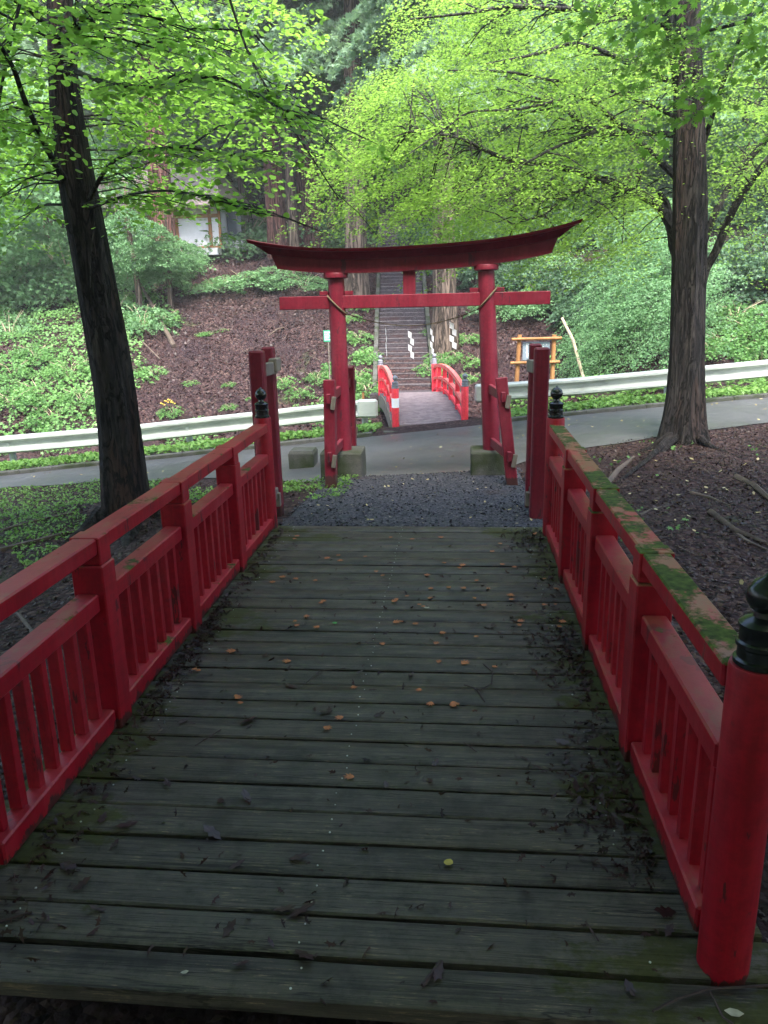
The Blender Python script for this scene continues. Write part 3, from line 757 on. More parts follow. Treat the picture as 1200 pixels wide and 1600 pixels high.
# ------------------------------------------------------------------ stone steps
ST = thing('stone_steps', (-.75, 18.2, -.42), 'long flight of dark stone steps climbing the wooded bank behind the torii', 'steps')
mb = MB(); y = 17.35; z = -.42
cxs = lambda y_: -.86-.075*(y_-18.2)
mb.box((cxs(17.8), 17.8, -.50), (1.5, 1.1, .16), 0)
y = 18.3
for i in range(56):
    cx_ = cxs(y); z += .105
    mb.box((cx_, y+.25, z-.14+.0), (1.27, .5, .27), 0, jit=.006)
    mb.box((cx_, y+.018, z+.006), (1.262, .05, .018), 1, jit=.005)
    y += .262
mb.build('treads', [STAIRM, STAIRNOSE], ST)
for sg in (-1, 1):
    mb = MB(); a = (cxs(18.1)+sg*.70, 18.1, -.42); b = (cxs(32.9)+sg*.70, 32.9, -.42+.105*56)
    for q in range(28):
        t0, t1 = q/28, (q+.97)/28; A = Vector(a).lerp(Vector(b), t0); Bq = Vector(a).lerp(Vector(b), t1); A.x += random.uniform(-.01, .01)
        mb.beam(A, Bq, .11, .24, bev=.01)
    mb.build('edging', STONE, ST)

# ------------------------------------------------------------------ signs
SY = 15.6
def signpt(px, py): return at(px, py, SY)
NB = thing('notice_board', tuple(at(839, 595, SY)), 'blue grey notice board in an orange timber frame behind the right guardrail', 'notice board')
for pxa, pxb in ((806, 812), (862, 866)):
    a = signpt(pxa, 602); b = signpt(pxb, 523); mb = MB(); mb.tube([(a[0], SY, a[2]-.25), (b[0], SY, b[2])], [.046, .042], 12); mb.build('board_post', ORWOOD, NB)
for y0, y1 in ((530, 528), (567, 565)):
    a = signpt(799 if y0 < 550 else 797, y0); b = signpt(877 if y0 < 550 else 874, y1); mb = MB(); mb.tube([(a[0], SY-.06, a[2]), (b[0], SY-.06, b[2])], [.030, .030], 10); mb.build('cross_bar', ORWOOD, NB)
a = signpt(816, 563); b = signpt(859, 534)
mb = MB(); mb.box(((a[0]+b[0])/2, SY+.0, (a[2]+b[2])/2), (b[0]-a[0], .03, b[2]-a[2]), bev=.004); bd = mb.build('board_face', SLATE, NB)
mb = MB(); random.seed(5)
for cx_, n, s_ in ((823.5, 6, .035), (829, 5, .022), (834, 7, .016), (839, 7, .016), (844, 7, .016), (849, 6, .016), (854, 4, .016)):
    for q in range(n):
        pz = signpt(cx_, 537.5+q*(22/ n)); X, Z = pz[0], pz[2]-.01
        for k in range(3):
            mb.box((X+random.uniform(-.3, .3)*s_, SY-.0178, Z+s_*(k-1)*.55), (s_*random.uniform(.6, 1.3), .002, s_*.2))
        mb.box((X+random.uniform(-.3, .3)*s_, SY-.0182, Z), (s_*.2, .002, s_*1.3))
mb.build('lettering', INK, bd)
GYS = 16.4; a = at(506, 534, GYS); b = at(519, 516, GYS)
GS = thing('green_sign', (a[0], GYS, gz(a[0], GYS)), 'small green sign with white lines on the bank left of the torii', 'sign')
cx_ = (a[0]+b[0])/2
mb = MB(); mb.box((cx_, GYS, (a[2]+b[2])/2), (b[0]-a[0], .012, b[2]-a[2]), bev=.002); fc = mb.build('sign_face', GREENSIGN, GS)
mb = MB()
for q in range(5):
    zc = b[2]-.04-q*.038
    for wx in range(5 - (q % 2)): mb.box((a[0]+.03+wx*.027, GYS-.0078, zc), (.017, .002, .018 if q else .024))
mb.build('lettering', INK, fc)
mb = MB(); mb.tube([(cx_, GYS+.02, gz(cx_, GYS)-.6), (cx_, GYS+.02, b[2]-.01)], [.012, .012], 8); mb.build('sign_stake', GREYWOOD, GS)
a = at(878, 497, 17.2); b = at(909, 568, 16.6)
mb = MB(); mb.tube([tuple(a), tuple((np.array(a)+b)/2+[.02, 0, .02]), tuple(b-np.array([-.06, 0, .35]))], [.03, .034, .036], 8)
tag(mb.build('leaning_pole', STICK, loc=tuple(b)), 'pale stripped pole leaning on the bank right of the notice board', 'pole')

# ------------------------------------------------------------------ house
HY = 28.5
hz = float(at(320, 400, HY)[2]); hx0 = float(at(150, 380, HY)[0]); hx1 = float(at(346, 380, HY)[0])
HS = thing('white_house', ((hx0+hx1)/2, HY, hz), 'white walled timber framed shrine house among trees on top of the left bank', 'house')
wt = float(at(300, 318, HY)[2])
mb = MB(); mb.box(((hx0+hx1)/2, HY+2, (hz+.25+wt)/2), (hx1-hx0, 4, wt-hz-.25)); mb.build('wall', WHITE, HS)
mb = MB(); x2 = float(at(372, 380, HY)[0]); zl = float(at(360, 374, HY)[2]); mb.box(((hx1+x2)/2+.003, HY+2.3, (hz+.25+zl)/2), (x2-hx1, 3.4, zl-hz-.25)); mb.build('low_wall', WHITE, HS)
mb = MB(); a = float(at(346, 370, HY+.5)[0]); mb.box(((hx1+x2)/2+.003, HY+.75, (zl+wt)/2), (x2-hx1-.1, .05, wt-zl)); mb.build('window', WINDOW, HS)
mb = MB(); mb.box(((hx0+hx1)/2, HY-.25, hz+.12), (hx1-hx0, .5, .24), bev=.01); mb.build('veranda_base', WHITE, HS)
for q, pxx in enumerate((160, 200, 240, 278, 330, 345)):
    X = float(at(pxx, 370, HY)[0]); mb = MB(); mb.box((X, HY-.03, (hz+.25+wt)/2), (.11 if q < 5 else .08, .10, wt-hz-.25), bev=.006); mb.build('timber_post', ORWOOD, HS)
for pyy in (338, 388):
    Z = float(at(300, pyy, HY)[2]); mb = MB(); mb.box(((hx0+hx1)/2, HY-.035, Z), (hx1-hx0, .07, .12), bev=.006); mb.build('timber_rail', ORWOOD, HS)
rz = wt; mb = MB()
vs = [(hx0-.8, HY-1.0, rz-.05), (hx1+.35, HY-1.0, rz-.05), (hx1+.35, HY+5, rz-.05), (hx0-.8, HY+5, rz-.05), (hx0+.6, HY+1.95, rz+1.5), (hx1-.6, HY+1.95, rz+1.5)]
vs += [(v[0], v[1], v[2]-.12) for v in vs[:4]]
mb.add(vs, [(0, 1, 5, 4), (1, 2, 5), (2, 3, 4, 5), (3, 0, 4), (6, 7, 1, 0), (7, 8, 2, 1), (8, 9, 3, 2), (9, 6, 0, 3), (9, 8, 7, 6)])
mb.build('roof', ROOFM, HS)

# ------------------------------------------------------------------ trees
def pix_tube(mb, pts, Y, widths_px, n=8, wob=0, seed=0, mi=0, dep=None):
    P = []; R_ = []
    for i, (px, py) in enumerate(pts):
        yy = Y if np.isscalar(Y) else Y[i]
        P.append(tuple(at(px, py, yy))); R_.append(widths_px[i]/2/F_PX*yy*1.0)
    # smooth resample
    P = np.array(P); R_ = np.array(R_); m = len(P); out = []; ro = []
    for i in range(m-1):
        p0, p1, p2, p3 = P[max(i-1, 0)], P[i], P[i+1], P[min(i+2, m-1)]
        st = 4
        for k in range(st):
            t = k/st; out.append(.5*((2*p1)+(-p0+p2)*t+(2*p0-5*p1+4*p2-p3)*t*t+(-p0+3*p1-3*p2+p3)*t**3)); ro.append(R_[i]*(1-t)+R_[i+1]*t)
    out.append(P[-1]); ro.append(R_[-1])
    mb.tube(out, ro, n, mi, wob=wob, seed=seed); return np.array(out)

def connect(O, limbs, mb, r=.006, every=1):
    """thin branches joining spray origins to the nearest limb point"""
    A = np.concatenate(limbs)
    for i in range(0, len(O), every):
        d = np.linalg.norm(A-O[i], axis=1); j = int(np.argmin(d)); a = A[j]; m = (a+O[i])/2; m = m + np.array([0, 0, .08*d[j]])
        if d[j] > 2.6: continue
        mb.tube([a, m, O[i]], [r*1.6, r*1.1, r*.7], 5, 0, cap=False)

def clear_view(P, N, U, T):
    """the boughs hold no leaves where the gate and the two big trunks stand clear"""
    d = P-CAM; z = d @ _f; px = 600+F_PX*(d @ _r)/z; py = 800-F_PX*(d @ _u)/z; Y = P[:, 1]
    q = rng.random(len(P))
    bad = (Y < 9.0) & (px > 380) & (px < 915) & (py > 340-.05*(px-380)*(px < 640))
    bad |= (Y < 10.8) & (px > 1035) & (px < 1108) & (py > 150) & (q < .96)
    bad |= (Y < 7.3) & (Y > 6.45+.0*q) & (px > 60+.12*py) & (px < 150+.25*np.maximum(py-250, 0)) & (py > 90) & (q < .9)
    bad |= (Y < 6.45) & (px > 75+.12*py) & (px < 145+.25*np.maximum(py-250, 0)) & (py > 130) & (q < .75)
    k = ~bad; return P[k], N[k], U[k], T[k]

# left tree
g0 = gz(-3.0, 7.1)
LT = thing('broadleaf_tree', (float(at(197, 800, 7.1)[0]), 7.1, g0), 'large dark furrowed tree with round green leaves left of the bridge', 'tree')
mb = MB()
tr = pix_tube(mb, [(203, 830), (198, 800), (192, 740), (187, 680), (178, 600), (164, 520), (154, 470), (140, 390), (127, 320), (117, 265), (108, 200), (100, 130), (96, 60), (92, -40), (85, -220), (80, -500)], 7.1,
              [90, 80, 73, 67, 62, 60, 58, 55, 53, 51, 46, 40, 36, 33, 30, 20], 90, wob=.075, seed=2.0)
for (xx, yy, x2_, y2_) in ((235, 815, 300, 850), (160, 830, 100, 850), (205, 840, 190, 900)):
    a = onz(xx, yy-25, g0+.1); b = onz(x2_, y2_, g0-.04); mb.tube([a, (a+b)/2+np.array([0, 0, -.03]), b], [.10, .06, .02], 10, wob=.1)
mb.build('trunk', BARKL, LT)
mb = MB(); limbs = []
for pts, Ys, wp in [
    ([(103, 285), (75, 235), (42, 165), (20, 105), (-10, 55), (-60, -30)], [7.0, 6.6, 6.1, 5.7, 5.4, 5.0], [13, 9, 8, 7, 6, 5]),
    ([(100, 110), (135, 78), (190, 78), (245, 60), (320, 40)], [7, 6.4, 5.8, 5.2, 4.8], [9, 6, 5, 4, 3]),
    ([(100, 105), (170, 130), (240, 135), (330, 120), (400, 150), (470, 185)], [7, 6.2, 5.6, 5.2, 5.0, 4.8], [10, 6, 5, 4, 3, 2]),
    ([(140, 310), (180, 250), (270, 230), (360, 240), (430, 235)], [7, 6.6, 6.2, 6.0, 5.8], [8, 5, 4, 3, 2]),
    ([(140, 325), (200, 305), (260, 298), (330, 310), (405, 335)], [7, 6.2, 5.6, 5.2, 5.0], [6, 4, 3.5, 3, 2]),
    ([(350, -30), (385, 75), (430, 160), (480, 235), (530, 312)], [5.5, 5.5, 5.4, 5.3, 5.3], [4, 3.4, 3, 2.5, 1.6]),
    ([(96, 60), (160, 20), (260, -10), (360, -40)], [7, 6.5, 6, 5.5], [12, 9, 7, 5]),
    ([(96, 60), (40, 10), (-30, -30)], [7, 6.6, 6.2], [12, 9, 7]),
    ([(150, 330), (142, 400), (141, 450)], [6.6, 6.55, 6.5], [1.6, 1.3, 1.0]),
    ([(0, 20), (90, 60), (150, 20), (260, 30)], [4.4, 4.3, 4.2, 4.2], [4, 3, 3, 2]),
    ([(40, -30), (0, 150), (-10, 330)], [6.2, 6.1, 6.0], [5, 4, 3])]:
    limbs.append(pix_tube(mb, pts, Ys, wp, 7, wob=.04))
def sample_poly(poly, n):
    poly = np.array(poly, float); out = []
    lo, hi = poly.min(0), poly.max(0)
    while len(out) < n:
        p = lo+(hi-lo)*rng.random(2); c = False; j = len(poly)-1
        for i in range(len(poly)):
            if (poly[i, 1] > p[1]) != (poly[j, 1] > p[1]) and p[0] < (poly[j, 0]-poly[i, 0])*(p[1]-poly[i, 1])/(poly[j, 1]-poly[i, 1])+poly[i, 0]: c = not c
            j = i
        if c: out.append(p)
    return np.array(out)
def fol_from(polys, root):
    O = []; 
    for poly, n, Y0, Y1 in polys:
        for p in sample_poly(poly, n): O.append(at(p[0], p[1], rng.uniform(Y0, Y1)))
    return np.array(O)
# near foliage follows the boughs
OL = []; DL = []
for li, nsp in zip(limbs, (16, 26, 40, 26, 26, 10, 26, 18, 0, 14, 22)):
    for q in range(nsp):
        t = rng.uniform(.12, 1.0); k = min(int(t*(len(li)-1)), len(li)-2); d = li[k+1]-li[k]; d /= np.linalg.norm(d)
        side = np.cross(d, [0, 0, 1])*rng.choice([-1, 1]); D = d*.8+side*rng.uniform(.3, 1.0); D[2] = D[2]*.4-.05
        OL.append(li[k]); DL.append(D)
OL = np.array(OL); DL = np.array(DL)
P, N, U, T = sprays(OL, DL, rng.uniform(.35, .75, len(OL)), rng.uniform(.12, .24, len(OL)), 17, .28, .1, .012, .33)
parts = [(P, N, U, T)]
O2 = fol_from([([(-80, -60), (420, -60), (440, 60), (400, 200), (420, 300), (330, 330), (160, 300), (90, 250), (40, 300), (0, 340), (-80, 330)], 85, 5.6, 8.6),
               ([(-80, -60), (440, -60), (470, 60), (440, 200), (430, 290), (300, 310), (160, 300), (90, 280), (40, 330), (0, 360), (-80, 370)], 110, 8.0, 10.5),
               ([(-80, -60), (500, -60), (420, 110), (200, 190), (-80, 200)], 45, 6.4, 9.0),
               ([(-60, 150), (60, 200), (90, 330), (30, 380), (-60, 330)], 16, 6.6, 8.4)], LT)
ang = rng.uniform(0, 2*math.pi, len(O2)); D2 = np.stack([np.cos(ang), np.sin(ang)*.7, -.15+0*ang], 1)
P, N, U, T = sprays(O2, D2, rng.uniform(.5, .95, len(O2)), rng.uniform(.25, .45, len(O2)), 50, .3, .12, .02, .38)
parts.append((P, N, U, T))
O3 = np.array([at(140+rng.uniform(-4, 8), yy, 6.5) for yy in (340, 352, 375, 400, 408, 416, 430, 452)]); D3 = np.tile([1, 0, -.2], (len(O3), 1)).astype(float)
P, N, U, T = sprays(O3, D3, .05, .03, 2, .2, .1, .01, .6); parts.append((P, N, U, T))
P, N, U, T = [np.concatenate([p[i] for p in parts]) for i in range(4)]
P, N, U, T = clear_view(P, N, U, T)
leafmesh('crown', P, N, U, rng.uniform(.030, .056, len(P)), T, ROUND, L_KATS, LT)
connect(O2, limbs+[tr[:50]], mb, .006, 2)
for i in range(0, len(OL), 1):
    a = OL[i]; d = DL[i]/np.linalg.norm(DL[i]); mb.tube([a, a+d*.25+np.array([0, 0, -.01]), a+d*.5+np.array([0, 0, -.07])], [.004, .003, .0015], 4, cap=False)
mb.build('branches', BRANCH, LT)

# right trunk (bare in view, crown high above)
g0 = gz(3.3, 10.3)
CT = thing('cedar_tree', (float(at(1068, 690, 10.3)[0]), 10.3, g0), 'straight dark cedar trunk with grey fibrous bark on the right by the road', 'tree')
mb = MB()
pix_tube(mb, [(1066, 705), (1067, 680), (1069, 655), (1071, 620), (1073, 560), (1075, 480), (1076, 400), (1077, 300), (1076, 200), (1075, 100), (1074, 0), (1073, -120), (1071, -500), (1070, -900)], 10.3,
         [90, 70, 61, 54, 49, 47, 46, 44, 40, 36, 33, 30, 24, 8], 90, wob=.09, seed=5.0)
for (xx, x2_, y2_, sp) in ((1046, 985, 705, .05), (1050, 960, 760, .075), (1085, 1150, 715, .05), (1060, 1010, 720, .06), (1092, 1120, 705, .06)):
    a = at(xx, 680, 10.15); b = onz(x2_, y2_, g0+.0); b[2] = gzb(b[0], b[1])-.01
    mb.tube([a, (a+b)/2+np.array([0, 0, -.04]), b], [.05, .032, .012], 10, wob=.1)
mb.build('trunk', BARKR, CT)

# ------------------------------------------------------------------ maple on the right
MT = thing('maple_tree', (float(at(1082, 690, 11.0)[0]), 11.0, gz(3.5, 11.0)), 'yellow green maple with long arching boughs spreading behind the right cedar trunk', 'tree')
mb = MB(); limbs = []
for pts, Ys, wp in [
    ([(1085, 700), (1080, 560), (1076, 430), (1074, 300), (1068, 180), (1050, 60), (1020, -80)], [11, 11, 11, 11, 11, 10.8, 10.5], [34, 30, 28, 24, 20, 16, 10]),
    ([(1076, 430), (1056, 390), (1047, 350), (1020, 315), (960, 288), (900, 268), (850, 255), (790, 248), (715, 215), (640, 205)], [11, 11, 10.9, 10.8, 10.5, 10.2, 10, 9.8, 9.5, 9.2], [24, 18, 15, 13, 11, 9, 7.5, 6, 4.5, 3]),
    ([(1047, 350), (1042, 320), (1030, 300)], [10.9, 10.9, 10.9], [11, 10, 6]),
    ([(1072, 300), (1054, 275), (1010, 232), (965, 192), (930, 162), (895, 148)], [11, 10.9, 10.6, 10.2, 9.9, 9.6], [12, 10, 9, 8, 6, 4.5]),
    ([(895, 148), (860, 160), (800, 172), (735, 175), (690, 205), (640, 240)], [9.6, 9.4, 9.2, 9.0, 8.8, 8.6], [4.5, 4, 3.5, 3, 2.5, 1.6]),
    ([(1072, 215), (1030, 208), (985, 208), (940, 207), (905, 190), (870, 160)], [11, 10.9, 10.7, 10.5, 10.3, 10.1], [9, 8, 7, 6, 5, 3]),
    ([(1070, 190), (1048, 178), (985, 152), (920, 132), (860, 125), (790, 112), (700, 110)], [11, 10.8, 10.4, 10, 9.6, 9.2, 8.8], [8, 7, 5, 4.5, 4, 3, 2]),
    ([(1060, 130), (1015, 115), (960, 88), (900, 68), (840, 84), (760, 100)], [11, 10.7, 10.2, 9.6, 9.2, 8.8], [9, 8, 7, 5, 4, 3]),
    ([(1040, 40), (980, 20), (920, 16), (800, 10), (735, 20), (640, 30)], [10.8, 10.4, 10, 9.4, 9, 8.6], [10, 9, 7, 6, 4, 2.5]),
    ([(960, 195), (880, 225), (830, 250), (790, 275), (720, 300)], [10.2, 9.8, 9.5, 9.3, 9], [5, 4, 3.5, 3, 2]),
    ([(930, 288), (880, 310), (850, 335), (800, 350)], [10.4, 10.1, 9.9, 9.7], [5, 4, 3.5, 2]),
    ([(1085, 560), (1098, 440), (1120, 390), (1150, 320), (1200, 250), (1290, 160)], [11, 11, 10.9, 10.7, 10.5, 10.2], [16, 13, 12, 11, 10, 8]),
    ([(1085, 520), (1096, 400), (1115, 340), (1150, 275), (1200, 215), (1280, 120)], [11, 11, 10.9, 10.9, 10.8, 10.6], [14, 11, 10, 9, 8, 6]),
    ([(1085, 330), (1095, 245), (1112, 185), (1140, 100), (1180, 0)], [11, 10.9, 10.7, 10.4, 10], [10, 8, 7, 6, 4]),
    ([(1180, 0), (1230, -60), (1180, 20), (1100, 50), (1020, 80)], [10, 8, 6, 5.6, 5.4], [4, 5, 5, 4, 2])]:
    limbs.append(pix_tube(mb, pts, Ys, wp, 8, wob=.05))
O2 = fol_from([([(680, -60), (1060, -60), (1060, 250), (1045, 330), (880, 350), (740, 330), (640, 290), (600, 240), (620, 120)], 330, 9.2, 12.2),
               ([(570, 190), (660, 160), (760, 240), (720, 330), (640, 330), (570, 290)], 45, 9.2, 10.6),
               ([(640, 300), (1040, 300), (1040, 390), (930, 410), (800, 390), (690, 370)], 60, 9.6, 12.0),
               ([(1040, -60), (1260, -60), (1260, 230), (1100, 300), (1040, 280)], 80, 9.6, 12.5),
               ([(1100, 200), (1260, 160), (1260, 420), (1130, 420)], 12, 11.4, 13)], MT)
cx_ = at(1076, 300, 11)
D2 = O2-np.array([cx_[0], cx_[1], 0]); D2[:, 2] = 0; D2 = norm(D2)+rng.normal(0, .45, D2.shape); D2[:, 2] = -.12
P, N, U, T = sprays(O2, D2, rng.uniform(.7, 1.3, len(O2)), rng.uniform(.3, .55, len(O2)), 150, .38, .14, .03, .36)
parts = [(P, N, U, T)]
OL = []; DL = []
for jj, li in enumerate(limbs[1:]):
    for q in range(12):
        t = rng.uniform(.25 if jj < 10 else .7, 1.0); k = min(int(t*(len(li)-1)), len(li)-2); d = li[k+1]-li[k]; d /= np.linalg.norm(d)
        side = np.cross(d, [0, 0, 1])*rng.choice([-1, 1]); D = d*.8+side*rng.uniform(.3, 1.0); D[2] = D[2]*.4-.05
        OL.append(li[k]); DL.append(D)
OL = np.array(OL); DL = np.array(DL)
P, N, U, T = sprays(OL, DL, rng.uniform(.5, 1.0, len(OL)), rng.uniform(.2, .4, len(OL)), 45, .3, .1, .02, .36); parts.append((P, N, U, T))
P, N, U, T = [np.concatenate([p[i] for p in parts]) for i in range(4)]
P, N, U, T = clear_view(P, N, U, T)
leafmesh('crown', P, N, U, rng.uniform(.030, .050, len(P)), T, STAR5, L_MAPLE, MT)
# the close spray at the upper right corner, larger star leaves
O4 = fol_from([([(960, -60), (1260, -60), (1260, 200), (1120, 190), (1060, 150), (1000, 100)], 26, 4.6, 6.2)], MT)
D4 = np.stack([-np.ones(len(O4)), rng.normal(0, .5, len(O4)), -.3*np.ones(len(O4))], 1)
P, N, U, T = sprays(O4, D4, .45, .22, 30, .4, .15, .03, .6)
leafmesh('foliage', P, N, U, rng.uniform(.055, .085, len(P)), T*.7, STAR, L_KATS, MT)
connect(O2, limbs, mb, .007, 2)
mb.build('branches', BRANCH, MT)

# ------------------------------------------------------------------ unseen trees added to shade the near bridge
def canopy(x, y, r, z0, z1, n, lab):
    T_ = thing('shade_tree', (x, y, gz(x, y)), lab, 'tree', 'unseen trees added to shade the near bridge')
    mb = MB(); g = gz(x, y); mb.tube([(x, y, g-.1), (x, y, g+1), (x+.1, y, z0), (x+.2, y, z1)], [.34, .26, .2, .05], 16, wob=.08); 
    ends = []
    for q in range(9):
        a = q*2.4; e = (x+math.cos(a)*r*.7, y+math.sin(a)*r*.7, z0+(z1-z0)*(.2+.08*q)); mb.tube([(x+.05, y, z0-.6+q*.2), ((x+e[0])/2, (y+e[1])/2, (z0+e[2])/2+.1), e], [.09, .05, .02], 7)
    mb.build('trunk', BARKR, T_)
    k = n//60; rr_ = r*np.sqrt(rng.random(k)); a = rng.uniform(0, 6.28, k)
    O = np.stack([x+rr_*np.cos(a), y+rr_*np.sin(a), z0+(z1-z0)*rng.random(k)], 1); D = np.stack([np.cos(a), np.sin(a), -.1+0*a], 1)
    P, N, U, T = sprays(O, D, 1.2, .6, 60, .3, .1, .05, .4)
    leafmesh('crown', P, N, U, rng.uniform(.10, .16, len(P)), T, ROUND, L_KATS, T_)
canopy(-4.4, -.2, 4.9, 4.9, 8.2, 34000, 'unseen broad leafy tree added behind the viewer on the left')
canopy(4.6, -.4, 4.9, 4.9, 8.2, 34000, 'unseen broad leafy tree added behind the viewer on the right')

canopy(-8.6, 2.5, 4.2, 3.6, 8.5, 14000, 'unseen broad leafy tree added beyond the left edge of the near bridge')
canopy(9.2, 2.0, 4.2, 3.6, 8.5, 14000, 'unseen broad leafy tree added beyond the right edge of the near bridge')
canopy(-5.5, -12, 5.0, 1.0, 9.0, 20000, 'unseen low crowned broadleaf added far behind the viewer on the left')
canopy(6.0, -11.5, 5.0, 1.0, 9.0, 20000, 'unseen low crowned broadleaf added far behind the viewer on the right')
canopy(-5.2, -4.6, 3.0, .7, 6.0, 16000, 'unseen low crowned broadleaf added close behind the viewer on the left')
canopy(5.9, -4.8, 3.0, .7, 6.0, 16000, 'unseen low crowned broadleaf added close behind the viewer on the right')
canopy(.2, -13, 4.5, .6, 8.0, 18000, 'unseen low crowned broadleaf added across the path far behind the viewer')
canopy(.5, -7.5, 4.5, 3.0, 8.5, 26000, 'unseen broad leafy tree added on the path behind the viewer')

# ------------------------------------------------------------------ background trees
random.seed(11)
def conifer_crown(seed, h=11.0, R0=2.9, nb=150):
    r = np.random.default_rng(seed); O = []; D = []; L = []
    for q in range(nb):
        t = r.random(); z = h*t; a = r.uniform(0, 6.28); R_ = R0*(1-t*.75)*r.uniform(.75, 1.1)
        for s in np.linspace(.25, 1, 4):
            O.append([math.cos(a)*R_*s*.8, math.sin(a)*R_*s*.8, z-.45*R_*s*s]); aa = a+r.normal(0, .5); D.append([math.cos(aa), math.sin(aa), -.25]); L.append(.9)
    return np.array(O), np.array(D), np.array(L)
def broad_crown(seed, R_=2.6, H=4.5, nb=330):
    r = np.random.default_rng(seed); u = r.normal(0, 1, (nb, 3)); u = u/np.linalg.norm(u, axis=1, keepdims=True)
    lump = 1+.22*np.sin(u[:, 0]*4+seed)*np.cos(u[:, 2]*5+u[:, 1]*3)
    rad = r.uniform(.55, 1, nb)**.6*lump
    O = u*rad[:, None]*np.array([R_, R_, H/2]); O[:, 2] += H/2
    D = u.copy(); D[:, 2] = -.1; return O, D, np.full(nb, .9)
CROWNS = {}
for kind, fn, shape, lo, hi, k, mat, dr in (('conifer_a', lambda: conifer_crown(1), SPRIG, .16, .30, 70, L_CONIF, .5), ('conifer_b', lambda: conifer_crown(2, 10, 3.3), SPRIG, .16, .30, 70, L_CONIF, .5),
                                 ('broad_a', lambda: broad_crown(3), STAR5, .10, .17, 60, L_MINT, .3), ('broad_b', lambda: broad_crown(4, 3.0, 4.0), STAR5, .10, .17, 60, L_MINT, .3)):
    O, D, L = fn(); P, N, U, T = sprays(O, D, L, .42, k, dr, .2, .05, .85)
    CROWNS[kind] = leafmesh('crown', P, N, U, rng.uniform(lo, hi, len(P)), T, shape, mat)
used_c = set()
def crown_copy(kind, parent, loc, sc, rot, mat=None):
    src = CROWNS[kind]
    if kind in used_c: o = src.copy(); COL.objects.link(o)
    else: o = src; used_c.add(kind)
    o.parent = parent; o.location = loc; o.scale = (sc[0], sc[0], sc[1]); o.rotation_euler = (0, 0, rot)
    if mat:
        o.material_slots[0].link = 'OBJECT'; o.material_slots[0].material = mat
    return o
def bgtree(px, Y, wpx, h, kind, sc, z0, lab, barkm, name='cedar_tree', mat=None, lean=0, group='cedars and broadleaf trees on the far bank'):
    X = float(at(px, 400, Y)[0]); g = gz(X, Y); T_ = thing(name, (X, Y, g), lab, 'tree', group)
    r = wpx/2/F_PX*Y; mb = MB()
    pts = [(X+lean*t*t+.05*math.sin(t*5+px), Y, g-.2+(h+.2)*t) for t in np.linspace(0, 1, 12)]
    mb.tube(pts, [r*1.45]+[r*(1.12-.75*t) for t in np.linspace(.05, 1, 11)], 20, wob=.07, seed=px*.1)
    for q in range(10 if kind.startswith('con') else 5):
        t = random.uniform(z0*.9, h*.9)/h; a = random.uniform(0, 6.28); R_ = 1.6*sc; b = Vector(pts[int(t*11)])
        mb.tube([b, b+Vector((math.cos(a)*R_*.5, math.sin(a)*R_*.5, .1)), b+Vector((math.cos(a)*R_, math.sin(a)*R_, -.3))], [r*.28, r*.18, .01], 6)
    mb.build('trunk', barkm, T_)
    crown_copy(kind, T_, (0, 0, z0), (sc, sc), random.uniform(0, 6.28), mat)
    return T_
